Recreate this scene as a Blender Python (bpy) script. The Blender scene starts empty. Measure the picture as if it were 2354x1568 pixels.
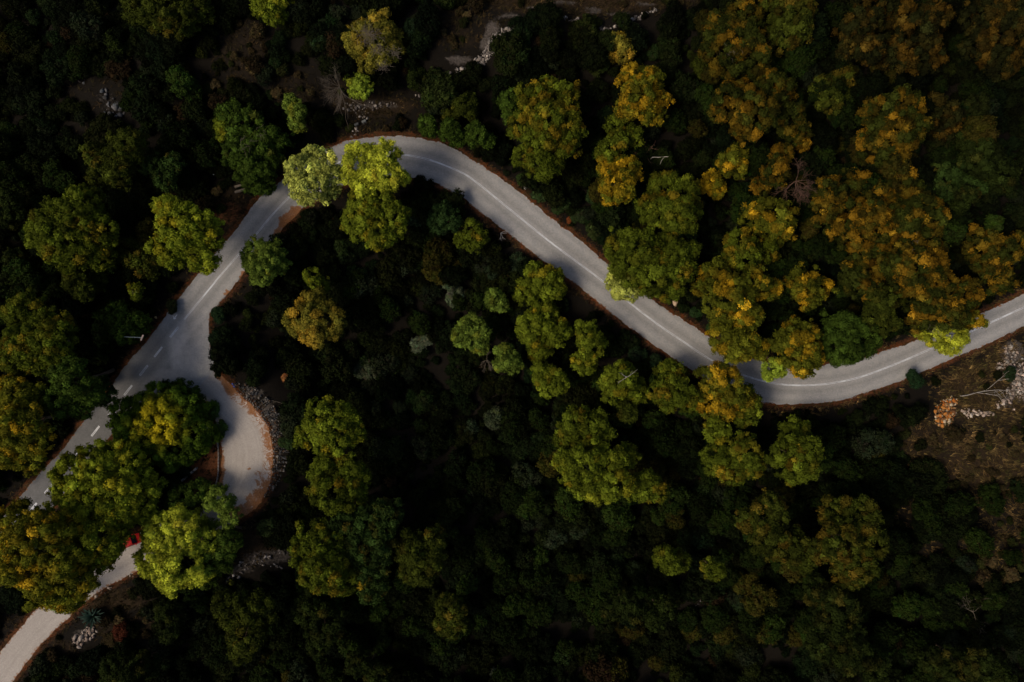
import bpy, bmesh, math, random
import numpy as np
from mathutils import Vector, Matrix
from mathutils.geometry import delaunay_2d_cdt
rs = np.random.RandomState(7)
random.seed(7)
S = bpy.context.scene
R = math.radians

# ------------------------------------------------------------------ camera, world, sun, exposure
H = 113.8                      # camera height over the road, metres
K = 6.0                        # photograph pixels (1024 wide) per metre at road level
cd = bpy.data.cameras.new("camera"); cam = bpy.data.objects.new("camera", cd)
S.collection.objects.link(cam); S.camera = cam
cam.location = (0, 0, H); cam.rotation_euler = (0, 0, 0)
cd.lens = 24.0; cd.sensor_width = 36.0; cd.clip_start = 0.5; cd.clip_end = 3000

SUN_AZ, SUN_EL = 201.0, 49.0   # azimuth of the sun itself (degrees from +x, counter clockwise)
w = bpy.data.worlds.new("World"); S.world = w; w.use_nodes = True
nt = w.node_tree; nt.nodes.clear()
sky = nt.nodes.new("ShaderNodeTexSky"); sky.sky_type = 'NISHITA'; sky.sun_disc = False; sky.dust_density = 4.0; sky.ozone_density = .6
sky.sun_elevation = R(SUN_EL); sky.sun_rotation = R(90 - SUN_AZ)
bg = nt.nodes.new("ShaderNodeBackground"); bg.inputs['Strength'].default_value = 0.06
wo = nt.nodes.new("ShaderNodeOutputWorld")
nt.links.new(sky.outputs[0], bg.inputs[0]); nt.links.new(bg.outputs[0], wo.inputs[0])
sd = bpy.data.lights.new("sun", 'SUN'); sun = bpy.data.objects.new("sun", sd)
S.collection.objects.link(sun)
sd.energy = 1.5; sd.angle = R(22); sd.color = (1.0, 0.85, 0.66)
dv = Vector((math.cos(R(SUN_AZ)) * math.cos(R(SUN_EL)), math.sin(R(SUN_AZ)) * math.cos(R(SUN_EL)), math.sin(R(SUN_EL))))
sun.rotation_euler = dv.to_track_quat('Z', 'Y').to_euler()
S.view_settings.view_transform = 'Standard'; S.view_settings.look = 'None'
S.view_settings.exposure = 1.25; S.view_settings.gamma = 1.0
S.view_settings.use_curve_mapping = False
S.render.engine = 'CYCLES'
S.cycles.max_bounces = 5; S.cycles.diffuse_bounces = 3; S.cycles.transmission_bounces = 2

# ------------------------------------------------------------------ helpers
def P2W(px, py, z=0.0):
    """a point of the photograph (1024-wide pixels) at height z, in metres"""
    f = (H - z) / H / K
    return ((px - 512.0) * f, (341.0 - py) * f)
V = 1024.0 / 2353.0
def V2W(vx, vy, z=0.0): return P2W(vx * V, vy * V, z)

def tag(o, label=None, cat=None, group=None, kind=None):
    if label: o['label'] = label
    if cat: o['category'] = cat
    if group: o['group'] = group
    if kind: o['kind'] = kind
    return o
def link(name, me, mat=None, parent=None, loc=None):
    o = bpy.data.objects.new(name, me); S.collection.objects.link(o)
    if mat is not None and me is not None and len(me.materials) == 0: me.materials.append(mat)
    if parent is not None: o.parent = parent
    if loc is not None: o.location = loc
    return o
def empty(name, loc, label=None, cat=None, group=None):
    o = bpy.data.objects.new(name, None); S.collection.objects.link(o); o.location = loc
    o.empty_display_size = 0.5
    return tag(o, label, cat, group)

def mesh_np(name, verts, polys, ftint=None, smooth=False):
    """verts (n,3); polys: list of (m,k) int arrays; ftint: (faces,3) colours"""
    me = bpy.data.meshes.new(name)
    verts = np.asarray(verts, dtype=np.float32)
    me.vertices.add(len(verts)); me.vertices.foreach_set('co', verts.ravel())
    loops = np.concatenate([p.ravel() for p in polys]).astype(np.int32)
    tot = np.concatenate([np.full(len(p), p.shape[1]) for p in polys]).astype(np.int32)
    st = np.concatenate([[0], np.cumsum(tot)[:-1]]).astype(np.int32)
    me.loops.add(len(loops)); me.loops.foreach_set('vertex_index', loops)
    me.polygons.add(len(tot)); me.polygons.foreach_set('loop_start', st)
    me.polygons.foreach_set('loop_total', tot)
    if smooth: me.polygons.foreach_set('use_smooth', np.ones(len(tot), dtype=bool))
    me.update(calc_edges=True)
    if ftint is not None:
        a = me.attributes.new('tint', 'FLOAT_COLOR', 'FACE')
        c = np.ones((len(tot), 4), dtype=np.float32); c[:, :3] = ftint
        a.data.foreach_set('color', c.ravel())
    return me

def snoise(p, scale, seed, octv=3):
    """cheap smooth noise of points (n,2|3), about -1..1"""
    r = np.random.RandomState(seed); out = np.zeros(len(p)); amp = 1.0; tot = 0
    f = 1.0 / scale
    for _ in range(octv):
        for _k in range(4):
            d = r.normal(size=p.shape[1]); d /= np.linalg.norm(d)
            out += amp * np.sin(p @ d * f * 2 * math.pi * r.uniform(.6, 1.4) + r.uniform(0, 6.28)) / 4 * 1.6
        tot += amp; amp *= .55; f *= 2.1
    return out / tot * 1.2

def sm(e0, e1, x):
    t = np.clip((x - e0) / (e1 - e0), 0, 1); return t * t * (3 - 2 * t)

def catmull(pts, step=0.5):
    p = np.array(pts, dtype=float); n = len(p)
    q = np.vstack([2 * p[0] - p[1], p, 2 * p[-1] - p[-2]]); out = []
    for i in range(n - 1):
        a, b, c, d = q[i], q[i + 1], q[i + 2], q[i + 3]
        m = max(2, int(np.linalg.norm(c - b) / step))
        t = np.linspace(0, 1, m, endpoint=False)[:, None]
        out.append(.5 * ((2 * b) + (-a + c) * t + (2 * a - 5 * b + 4 * c - d) * t ** 2 + (-a + 3 * b - 3 * c + d) * t ** 3))
    out.append(p[-1:]); return np.vstack(out)
def resample(p, step):
    d = np.r_[0, np.cumsum(np.linalg.norm(np.diff(p, axis=0), axis=1))]
    s = np.linspace(0, d[-1], max(2, int(d[-1] / step)))
    return np.c_[np.interp(s, d, p[:, 0]), np.interp(s, d, p[:, 1])]
def PW(pts): return np.array([P2W(a, b) for a, b in pts])
def normals2(p):
    t = np.gradient(p, axis=0); t /= np.linalg.norm(t, axis=1)[:, None] + 1e-9
    return np.c_[-t[:, 1], t[:, 0]]
def polydist(q, line):
    """distance of points q to polyline sample points"""
    out = np.empty(len(q), dtype=np.float32)
    for i in range(0, len(q), 4000):
        a = q[i:i + 4000]
        out[i:i + 4000] = np.sqrt(((a[:, None, :] - line[None]) ** 2).sum(2)).min(1)
    return out
def inpoly(q, poly):
    x, y = q[:, 0], q[:, 1]; ins = np.zeros(len(q), dtype=bool); j = len(poly) - 1
    for i in range(len(poly)):
        xi, yi = poly[i]; xj, yj = poly[j]
        if yi != yj:
            c = ((yi > y) != (yj > y)) & (x < (xj - xi) * (y - yi) / (yj - yi) + xi)
            ins ^= c
        j = i
    return ins

# ------------------------------------------------------------------ node helpers
class NT:
    def __init__(s, name):
        s.m = bpy.data.materials.new(name); s.m.use_nodes = True
        s.t = s.m.node_tree; s.t.nodes.clear()
        s.out = s.t.nodes.new('ShaderNodeOutputMaterial')
    def n(s, typ, **kw):
        nd = s.t.nodes.new(typ)
        for k, v in kw.items(): setattr(nd, k, v)
        return nd
    def l(s, a, b): s.t.links.new(a, b)
    def coord(s):
        if not hasattr(s, '_c'):
            g = s.n('ShaderNodeNewGeometry'); s._c = g.outputs['Position']
        return s._c
    def noise(s, scale, detail=4, rough=.55, vec=None, dist=0):
        nd = s.n('ShaderNodeTexNoise'); nd.inputs['Scale'].default_value = scale
        nd.inputs['Detail'].default_value = detail; nd.inputs['Roughness'].default_value = rough
        nd.inputs['Distortion'].default_value = dist
        s.l(vec if vec is not None else s.coord(), nd.inputs['Vector']); return nd.outputs['Fac']
    def ramp(s, fac, stops):
        r = s.n('ShaderNodeValToRGB'); cr = r.color_ramp
        while len(cr.elements) < len(stops): cr.elements.new(.5)
        for e, (p, c) in zip(cr.elements, stops):
            e.position = p; e.color = (*c, 1) if isinstance(c, tuple) else (c, c, c, 1)
        s.l(fac, r.inputs[0]); return r.outputs[0]
    def mix(s, fac, a, b, mode='MIX'):
        m = s.n('ShaderNodeMix', data_type='RGBA', blend_type=mode)
        for i, v in ((0, fac), (6, a), (7, b)):
            if isinstance(v, (int, float)): m.inputs[i].default_value = v
            elif isinstance(v, tuple): m.inputs[i].default_value = (*v, 1)
            else: s.l(v, m.inputs[i])
        return m.outputs[2]
    def math(s, op, a, b=None, clamp=False):
        m = s.n('ShaderNodeMath', operation=op, use_clamp=clamp)
        for i, v in enumerate((a, b)):
            if v is None: continue
            if isinstance(v, (int, float)): m.inputs[i].default_value = v
            else: s.l(v, m.inputs[i])
        return m.outputs[0]
    def attr(s, name, out='Fac', typ='GEOMETRY'):
        a = s.n('ShaderNodeAttribute', attribute_name=name, attribute_type=typ); return a.outputs[out]
    def finish(s, col, rough=.8, spec=.2, bump=None, bstr=.3, bdist=.05, transl=0.0):
        p = s.n('ShaderNodeBsdfPrincipled')
        if isinstance(col, tuple): p.inputs['Base Color'].default_value = (*col, 1)
        else: s.l(col, p.inputs['Base Color'])
        if isinstance(rough, (int, float)): p.inputs['Roughness'].default_value = rough
        else: s.l(rough, p.inputs['Roughness'])
        p.inputs['Specular IOR Level'].default_value = spec
        if bump is not None:
            b = s.n('ShaderNodeBump'); b.inputs['Strength'].default_value = bstr
            b.inputs['Distance'].default_value = bdist
            s.l(bump, b.inputs['Height']); s.l(b.outputs[0], p.inputs['Normal'])
        sh = p.outputs[0]
        if transl > 0:
            t = s.n('ShaderNodeBsdfTranslucent')
            if isinstance(col, tuple): t.inputs[0].default_value = (*col, 1)
            else: s.l(col, t.inputs[0])
            mx = s.n('ShaderNodeMixShader'); mx.inputs[0].default_value = transl
            s.l(sh, mx.inputs[1]); s.l(t.outputs[0], mx.inputs[2]); sh = mx.outputs[0]
        s.l(sh, s.out.inputs[0]); return s.m

M = {}
t = NT('pine_needles')
M['leaf'] = t.finish(t.attr('tint', 'Color'), rough=.85, spec=.03, transl=.12)
t = NT('shrub_leaves'); oi = t.n('ShaderNodeObjectInfo')
M['shrub'] = t.finish(t.mix(1.0, t.attr('tint', 'Color'), oi.outputs['Color'], 'MULTIPLY'), rough=.8, spec=.05, transl=.1)
t = NT('scrub_leaves')
M['scrub'] = t.finish(t.mix(1.0, t.attr('tint', 'Color'), t.attr('itint', 'Color', 'INSTANCER'), 'MULTIPLY'), rough=.85, spec=.03, transl=.08)
t = NT('bark'); nz = t.noise(6, 5)
M['bark'] = t.finish(t.ramp(nz, [(.3, (.035, .022, .014)), (.7, (.09, .06, .04))]), rough=.9, bump=nz)
t = NT('dead_wood'); nz = t.noise(8, 4)
M['dead'] = t.finish(t.ramp(nz, [(.3, (.045, .036, .028)), (.7, (.11, .09, .07))]), rough=.9)
t = NT('bleached_wood'); nz = t.noise(8, 4)
M['bleach'] = t.finish(t.ramp(nz, [(.3, (.16, .14, .12)), (.7, (.30, .27, .24))]), rough=.9)
t = NT('reddish_dead_wood'); nz = t.noise(8, 4)
M['reddead'] = t.finish(t.ramp(nz, [(.3, (.035, .018, .012)), (.7, (.08, .042, .028))]), rough=.9)

# ------------------------------------------------------------------ the road's outline, in photograph pixels
NORTH = [(-70,606),(-40,572),(0,520),(16.4,500),(41.4,471.8),(61,450),(79,427),(95,406),(112.3,383.4),(129.8,359.5),(145,342),(173.4,305),(197.4,273.5),(224.7,242),(256,202.6),(269,189.5),(288.7,173.5),(306,159.5),(325.8,148.5),(352,139.6),(381.4,136.1),(408.7,136.3),(430.5,140),(452.3,147.2),(468.7,157.2),(490.5,170.6),(512,185.8),(544.7,212.4),(577.4,237.5),(608,263.7),(644,291.5),(662.5,306.3),(686.5,321.5),(714.9,340.6),(738,353.5),(765,362),(792,366),(820.4,365.5),(858.5,358.4),(888,349.5),(909.8,342.5),(960,322.5),(1011,299.7),(1030,291),(1070,272),(1110,253)]
SOUTH_A = [(1110,284),(1070,303.5),(1024,326.4),(992.7,342),(964.3,354),(931.6,368.2),(904.3,380.2),(890,385),(863,393.8),(844.4,400.4),(822.5,403),(792,404.7),(768,403.6),(742,398),(720,387.5),(696.3,373.6),(681,363.8),(664.7,352.9),(649.4,342),(617.8,318.8),(588.4,294.3),(561,273.5),(533.8,253.9),(512,236.5),(485,215.7),(457.8,195),(436,184),(413,178),(393,176.5),(372,178.5),(350,183.5),(327,193),(306,205.9),(296.4,215.7),(283.3,228.8),(275.6,237.5),(262,252),(246.5,269.5),(240,279),(214.9,309.5)]
SOUTH_B = [(209.6,312.5),(208.9,329.2),(210,342),(211.6,352),(216,368.2)]
SEAM = [(216,368.2),(212,372.5),(205,380),(199.5,386),(196,390.5)]
SOUTH_C = [(196,390.5),(184,388.5),(172,390),(160,396),(148,404),(136,412),(124,421.5),(107,441),(92,461),(68,489),(45,518.5),(12,561),(-35,624),(-70,668)]
CURL_OUT = [(216,368.2),(220,373.5),(224.5,377.5),(232.3,385.5),(240,394.5),(248,401.5),(256,409.5),(262.5,418.4),(267.5,427),(270.2,435.8),(272.4,446),(272.9,457.6),(272.6,468),(271.3,478.4),(267.5,489),(262.5,499),(256,508),(247,515),(236,521.5),(222,530),(195,544.5),(165,557.5),(137,571.8),(109,586.5),(89.4,598.5),(70.9,616),(49,636.7),(40.4,645.4),(28,661),(14,681),(-8,718),(-25,745)]
CURL_IN = [(-75,745),(-45,706),(-20,676),(0,652),(11,637.8),(21.8,625.7),(32.7,612.7),(43.7,602.5),(62,588),(82,573.5),(100,560),(118,547),(138,533.5),(160,522),(183,511.5),(203,500.5),(212,493),(218,484),(221,474),(221.5,457.6),(221.5,448),(219.5,436),(216,424),(211,413),(205,402),(198.5,394),(196,390.5)]
CENTRE = [(-70,636),(-35,596),(0,548),(32.7,507.8),(79.8,450.7),(95.5,430.9),(111.8,410.5),(128.5,389.7),(144.2,369.8),(158.7,351.3),(174,332.4),(184.3,319.3),(212.2,285.5),(219.2,276.8),(256,234.3),(272.4,214.6),(288.7,197.7),(306,182),(326,168),(350,158.5),(376,154.3),(396.7,154.3),(414.2,156.2),(432.7,160.8),(458.4,171),(474,180.4),(512,211),(550.2,241.9),(588.4,270.3),(609,286),(626.5,300.3),(657,323.7),(684,342),(697.4,351.3),(716,362.6),(741,374.2),(768,382.2),(789.8,385),(811.6,385.1),(833.4,382.9),(860.7,376.9),(893.4,364.9),(929.4,349.6),(968.7,332.4),(1024,307.3),(1060,290),(1110,266)]

def chain(pts, amp, seed, step=.35, smooth=True):
    p = catmull(PW(pts), .5) if smooth else PW(pts)
    p = resample(p, step); n = normals2(p)
    k = snoise(p, 2.2, seed, 4) * amp
    fade = np.minimum(1, np.minimum(np.arange(len(p)), np.arange(len(p))[::-1]) / 4.0)
    return p + n * (k * fade)[:, None]
c_north = chain(NORTH, .17, 1)
c_sa = chain(SOUTH_A, .14, 2); c_sb = chain(SOUTH_B, .10, 3); c_sc = chain(SOUTH_C, .12, 4)
c_seam = chain(SEAM, .06, 5); c_co = chain(CURL_OUT, .16, 6); c_ci = chain(CURL_IN, .12, 8)
centre = resample(catmull(PW(CENTRE), .5), .3)
poly_main = np.vstack([c_north, c_sa, c_sb[1:], c_seam[1:], c_sc[1:]])
poly_curl = np.vstack([c_seam[::-1], c_co[1:], c_ci[:-1]])
bound = np.vstack([c_north, c_sa, c_sb, c_sc, c_co, c_ci])
ISLAND_Z = .0

def blobw(q, blobs):
    """soft union of ellipses given in photograph pixels: (px,py,rx,ry,weight)"""
    out = np.zeros(len(q))
    for px, py, rx, ry, wt in blobs:
        cx, cy = P2W(px, py)
        d = np.sqrt(((q[:, 0] - cx) * K / rx) ** 2 + ((q[:, 1] - cy) * K / ry) ** 2)
        out = np.maximum(out, wt * (1 - sm(.55, 1.25, d)))
    return out
DRY = [(560,15,105,20,.75),(470,40,40,28,.45),(640,10,60,14,.7),(255,62,30,36,.5),(300,95,26,22,.45),(225,100,24,20,.35),(700,5,60,14,.3),
       (985,392,55,38,1),(1010,360,30,20,1),(930,440,40,30,.6),(985,455,55,40,.8),(1000,540,45,60,.45),(930,520,40,50,.3),
       (228,210,26,22,.8),(205,240,20,14,.5),(250,545,26,22,.7),(110,600,44,16,.8),(120,630,36,16,.6),(60,650,16,14,.6),
       (375,108,50,12,.7),(365,125,30,8,.4),(345,98,24,14,.5),(528,192,16,12,.5),(10,625,18,14,.4),(545,215,14,10,.5),
       (90,100,60,18,.2),(60,130,60,20,.2)]
RUST = [(207,468,20,26,1),(215,430,8,30,.8),(190,490,20,14,.6),(225,212,22,16,.5),(166,330,14,30,.35)]
ROCKY = [(461,71,16,5,.9),(440,84,16,4,.8),(425,93,10,3,.7),(487,57,8,9,.9),(494,43,9,9,.9),(510,31,14,5,.8),(536,22,14,4,.8),(562,18,16,4,.8),(590,24,14,4,.8),(614,27,14,4,.8),(640,17,12,4,.8),(375,107,34,5,.7),
         (112,104,13,15,.5),(946,411,11,11,.6),(1013,352,14,14,1),(1019,385,12,22,1),(1003,403,10,6,.7),(978,413,14,4,.5),
         (265,560,34,11,.7),(238,572,18,8,.6),(82,637,13,10,.7),(268,425,11,32,.8),(250,393,16,9,.8),(277,452,7,30,.6),(702,605,8,9,.3)]
# (px, py, rx, ry, metres)
RELIEF = [(430,400,190,150,-5.5),(330,330,90,80,-2.5),(700,560,230,120,-4),(560,40,240,80,5),(250,60,160,60,4),(60,300,120,160,2.5),
          (880,180,200,120,4.5),(1000,460,90,80,2.0),(430,640,300,70,-5),(700,690,500,60,-4),(60,690,60,20,-1.0),(1100,600,160,160,-1)]
def relief(q):
    out = np.zeros(len(q))
    for px, py, rx, ry, a in RELIEF:
        cx, cy = P2W(px, py)
        out += a * np.exp(-(((q[:, 0] - cx) * K / rx) ** 2 + ((q[:, 1] - cy) * K / ry) ** 2))
    return out + snoise(q, 26, 21, 2) * .7 + snoise(q, 5, 22, 2) * .22

# regular height grid of the photographed area, used for lookups
GX0, GX1, GY0, GY1, GS = -112.0, 112.0, -82.0, 82.0, 0.8
gx = np.arange(GX0, GX1 + .01, GS); gy = np.arange(GY0, GY1 + .01, GS)
GXX, GYY = np.meshgrid(gx, gy); gq = np.c_[GXX.ravel(), GYY.ravel()]
g_in = inpoly(gq, poly_main[::2]) | inpoly(gq, poly_curl[::2])
g_d = polydist(gq, bound[::3]); g_d = np.where(g_in, -g_d, g_d)
def height(q, d):
    rise = sm(.9, 12, d)
    return np.where(d < .9, -.06, -.06 + rise * relief(q) + sm(.7, 2.5, d) * .05)
g_z = height(gq, g_d)
def grid_lookup(arr, x, y):
    a = arr.reshape(len(gy), len(gx))
    fx = np.clip((np.asarray(x) - GX0) / GS, 0, len(gx) - 1.001); fy = np.clip((np.asarray(y) - GY0) / GS, 0, len(gy) - 1.001)
    i = fx.astype(int); j = fy.astype(int); u = fx - i; v = fy - j
    return (a[j, i] * (1 - u) + a[j, i + 1] * u) * (1 - v) + (a[j + 1, i] * (1 - u) + a[j + 1, i + 1] * u) * v
def gz(x, y): return grid_lookup(g_z, x, y)
def gd(x, y): return grid_lookup(g_d, x, y)
def at(px, py, dz=0.0):
    """photograph pixel -> a spot on the terrain (+ dz), found by a few fixed-point steps"""
    z = 0.0
    for _ in range(4):
        x, y = P2W(px, py, z + dz); z = float(gz(x, y))
    return x, y, z

# ground: one sheet, fine where the photograph looks, coarse out to the horizon
ext = np.array([120, 132, 150, 180, 230, 320, 480, 700, 1000.])
ax = np.r_[-ext[::-1], gx, ext]; ay = np.r_[-(ext[::-1]), -100, -90, gy, 90, 100, ext]
AX, AY = np.meshgrid(ax, ay); aq = np.c_[AX.ravel(), AY.ravel()]
ad = np.where((np.abs(aq[:, 0]) <= 112) & (np.abs(aq[:, 1]) <= 82), gd(aq[:, 0], aq[:, 1]), 30.0)
ad_r = polydist(aq, bound[::12]); ad = np.where(ad == 30.0, ad_r, ad)
az = height(aq, ad); far = sm(112, 400, np.abs(aq).max(1)); az = az * (1 - far) - 2 * far
nx, ny = len(ax), len(ay)
ii = (np.arange(ny - 1)[:, None] * nx + np.arange(nx - 1)[None]).ravel()
quads = np.c_[ii, ii + 1, ii + nx + 1, ii + nx]
gm = mesh_np('ground', np.c_[aq, az], [quads], smooth=True)
for nm, arr in (('dry', blobw(aq, DRY)), ('rust', blobw(aq, RUST)), ('rocky', blobw(aq, ROCKY)), ('droad', ad)):
    a = gm.attributes.new(nm, 'FLOAT', 'POINT'); a.data.foreach_set('value', arr.astype(np.float32))
t = NT('forest_floor')
n1 = t.noise(.35, 6, .65); n2 = t.noise(2.6, 6, .7); n3 = t.noise(5, 5, .8)
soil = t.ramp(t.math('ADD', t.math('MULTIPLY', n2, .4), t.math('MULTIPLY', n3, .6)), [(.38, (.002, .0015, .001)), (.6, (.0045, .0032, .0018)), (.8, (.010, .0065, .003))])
dry = t.ramp(t.math('ADD', t.math('MULTIPLY', n2, .4), t.math('MULTIPLY', n3, .6)), [(.25, (.005, .003, .0015)), (.5, (.015, .009, .004)), (.75, (.040, .025, .012))])
rust = t.ramp(n3, [(.3, (.03, .011, .005)), (.55, (.09, .032, .012)), (.8, (.17, .09, .05))])
rock = t.ramp(n3, [(.3, (.006, .005, .004)), (.55, (.05, .042, .036)), (.8, (.13, .112, .10))])
def msk(a, k=1.0, lo=.35, hi=.65):
    return t.ramp(t.math('ADD', t.math('MULTIPLY', a, .62), t.math('ADD', t.math('MULTIPLY', n1, .35), t.math('MULTIPLY', n2, .22))), [(lo + .18, 0.0), (hi + .15, 1.0)])
col = t.mix(msk(t.attr('dry')), soil, dry)
nearr = t.ramp(t.math('ADD', t.math('MULTIPLY', t.attr('droad'), .35), t.math('MULTIPLY', n2, .9)), [(.45, .8), (.80, 0.0)])
col = t.mix(nearr, col, rust)
col = t.mix(t.ramp(t.math('ADD', t.attr('rust'), t.math('MULTIPLY', n2, .5)), [(.6, 0.0), (.9, 1.0)]), col, rust)
col = t.mix(t.ramp(t.math('ADD', t.math('MULTIPLY', t.attr('rocky'), .5), t.math('MULTIPLY', n2, .62)), [(.54, 0.0), (.72, 1.0)]), col, rock)
M['ground'] = t.finish(col, rough=.95, spec=.1, bump=t.math('ADD', n2, t.math('MULTIPLY', n3, .5)), bstr=.6, bdist=.15)
link('ground', gm, M['ground'])['kind'] = 'structure'

# ------------------------------------------------------------------ asphalt
def asphalt(name, poly, extra, mat):
    # constrained triangulation with inner points so the wear attributes have something to hang on
    lo, hi = poly.min(0), poly.max(0); st = .9
    X, Y = np.meshgrid(np.arange(lo[0], hi[0], st), np.arange(lo[1], hi[1], st))
    q = np.c_[X.ravel(), Y.ravel()] + rs.uniform(-.15, .15, (X.size, 2))
    q = q[inpoly(q, poly)]; q = q[polydist(q, bound[::2]) > .4]
    pts = [Vector(p) for p in np.vstack([poly, q]).tolist()]; n = len(poly)
    vo, _e, fo, *_r = delaunay_2d_cdt(pts, [], [list(range(n))], 1, 1e-5)
    co = np.array([(v[0], v[1], 0.0) for v in vo])
    f = np.array([list(x) for x in fo if len(x) == 3])
    a, b, c = co[f[:, 0]], co[f[:, 1]], co[f[:, 2]]
    cr = (b - a)[:, 0] * (c - a)[:, 1] - (b - a)[:, 1] * (c - a)[:, 0]
    f = np.where((cr < 0)[:, None], f[:, ::-1], f)
    me = mesh_np(name, co, [f])
    for nm, arr in extra(co[:, :2]).items():
        at_ = me.attributes.new(nm, 'FLOAT', 'POINT'); at_.data.foreach_set('value', arr.astype(np.float32))
    o = link(name, me, mat); o['kind'] = 'structure'; return o
c_n = normals2(centre)
def signed_centre(q):
    out = np.empty(len(q))
    for i in range(0, len(q), 2000):
        a = q[i:i + 2000]; d2 = ((a[:, None, :] - centre[None]) ** 2).sum(2); k = d2.argmin(1)
        out[i:i + 2000] = ((a - centre[k]) * c_n[k]).sum(1)
    return out
def ex_main(q):
    return {'lane': signed_centre(q), 'edge': polydist(q, bound[::2]),
            'pale': blobw(q, [(176,350,9,22,1),(183,335,7,18,.8),(166,375,16,8,.6),(190,370,14,14,.5),(200,350,12,30,.35),(205,320,8,14,.4)]),
            'painted_shade': blobw(q, [(118,400,26,60,.75),(92,438,34,50,1),(60,478,40,50,1),(25,525,50,60,1),(150,350,18,30,.4),(-20,590,60,80,1)]),  # tree shade and corner darkening painted into the asphalt of the dashed road
            'dirt': blobw(q, [(288,222,9,10,1),(278,235,7,8,1),(243,276,5,6,.9),(228,293,3,4,1),(296,212,8,8,.9)])}
def ex_curl(q):
    return {'edge': polydist(q, bound[::2]), 'outer': polydist(q, c_co[::2]),
            'dirt': blobw(q, [(255,502,12,16,.7),(264,490,8,14,.7),(258,480,8,12,.35),(240,514,22,9,.8),(269,440,5,34,.6),(252,408,8,10,.7),(232,388,8,8,1),(222,378,6,6,1),(247,472,3,5,.9),(219,470,4,34,.9),(218,438,5,12,.6)]),
            'crk': blobw(q, [(266,440,30,60,1),(240,392,26,24,1),(262,490,26,30,1)]), 'slab': blobw(q, [(262,415,5,9,1),(250,403,7,5,1),(236,389,5,4,1),(229,381,4,3,1),(270,448,4,14,.8),(270,470,3,12,.7)])}
def asphalt_mat(name, base, curl=False):
    global t
    t = NT(name)
    big = t.noise(.12, 4, .6); mid = t.noise(.9, 5, .65); fine = t.noise(3.6, 3, .8); grit = t.noise(9, 2, .8)
    c = t.mix(big, tuple(v * .84 for v in base), tuple(v * 1.14 for v in base))
    c = t.mix(t.ramp(mid, [(.35, 0.0), (.75, .35)]), c, (.27, .25, .23))
    c = t.mix(.3, c, t.ramp(fine, [(.32, .6), (.5, 1.0), (.68, 1.4)]), 'MULTIPLY')
    c = t.mix(.35, c, t.ramp(grit, [(.32, .45), (.5, 1.0), (.68, 1.6)]), 'MULTIPLY')
    if not curl:
        # tyre tracks: two darker bands in each lane, paler crown between and along the edges
        s = t.n('ShaderNodeMath', operation='ABSOLUTE'); t.l(t.attr('lane'), s.inputs[0]); la = s.outputs[0]
        band = t.ramp(t.math('ADD', t.math('DIVIDE', la, 4.2), t.math('MULTIPLY', t.math('SUBTRACT', mid, .5), .10)),
                      [(.0, 1.0), (.10, .96), (.22, .74), (.38, .96), (.52, 1.06), (.66, .80), (.82, .98), (1.0, 1.15)])
        c = t.mix(.75, c, band, 'MULTIPLY')
        c = t.mix(t.math('MULTIPLY', t.attr('painted_shade'), t.ramp(mid, [(.2, .7), (.6, 1.0)]), True), c, t.mix(.5, (.062, .063, .066), t.ramp(fine, [(.3, .03), (.7, .10)])))
        c = t.mix(t.ramp(t.math('MULTIPLY', t.attr('pale'), t.math('ADD', mid, .3)), [(.2, 0.0), (.85, .6)]), c, (.33, .315, .30))
    else:
        # swept arcs left by turning wheels, following the outer edge
        ow = t.n('ShaderNodeCombineXYZ'); t.l(t.attr('outer'), ow.inputs[0])
        sw = t.noise(1.3, 5, .7, vec=ow.outputs[0])
        c = t.mix(.8, c, t.ramp(sw, [(.35, .82), (.5, 1.0), (.7, 1.14)]), 'MULTIPLY')
        c = t.mix(t.ramp(t.math('MULTIPLY', t.attr('slab'), t.math('ADD', mid, .3)), [(.3, 0.0), (.5, .8)]), c, (.33, .30, .275))
    if curl:
        rg = t.n('ShaderNodeMath', operation='ABSOLUTE'); t.l(t.math('SUBTRACT', t.noise(.75, 5, .7, dist=1.2), .5), rg.inputs[0])
        bw = t.ramp(t.math('DIVIDE', t.attr('outer'), 4.0), [(0, .95), (.2, .7), (.42, .4), (.6, 0.0)])
        crack = t.ramp(t.math('SUBTRACT', t.math('MULTIPLY', bw, t.attr('crk')), t.math('MULTIPLY', rg.outputs[0], 9.0)), [(.22, 0.0), (.42, 1.0)])
    dm = t.math('ADD', t.math('MULTIPLY', t.attr('dirt'), .5), t.noise(.8, 5, .7, dist=.6))
    edge = t.ramp(t.math('SUBTRACT', t.noise(1.1, 5, .75), t.math('MULTIPLY', t.attr('edge'), 1.0 if not curl else .55)), [(.28, 0.0), (.42, 1.0)])
    litter = t.ramp(t.noise(5, 4, .8), [(.3, (.06, .022, .007)), (.6, (.17, .070, .022)), (.8, (.28, .15, .08))])
    c = t.mix(t.ramp(dm, [(.70, 0.0), (.78, .85), (1.0, 1.0)]), c, litter)
    if curl: c = t.mix(crack, c, litter)
    c = t.mix(t.math('MULTIPLY', edge, .85), c, litter)
    return t.finish(c, rough=.88, spec=.25, bump=grit, bstr=.25, bdist=.02)
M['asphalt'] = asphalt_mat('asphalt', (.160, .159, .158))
M['asphalt_old'] = asphalt_mat('old_pale_asphalt', (.205, .184, .166), True)
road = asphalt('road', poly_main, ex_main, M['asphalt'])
curl = asphalt('side_road', poly_curl, ex_curl, M['asphalt_old'])

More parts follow.
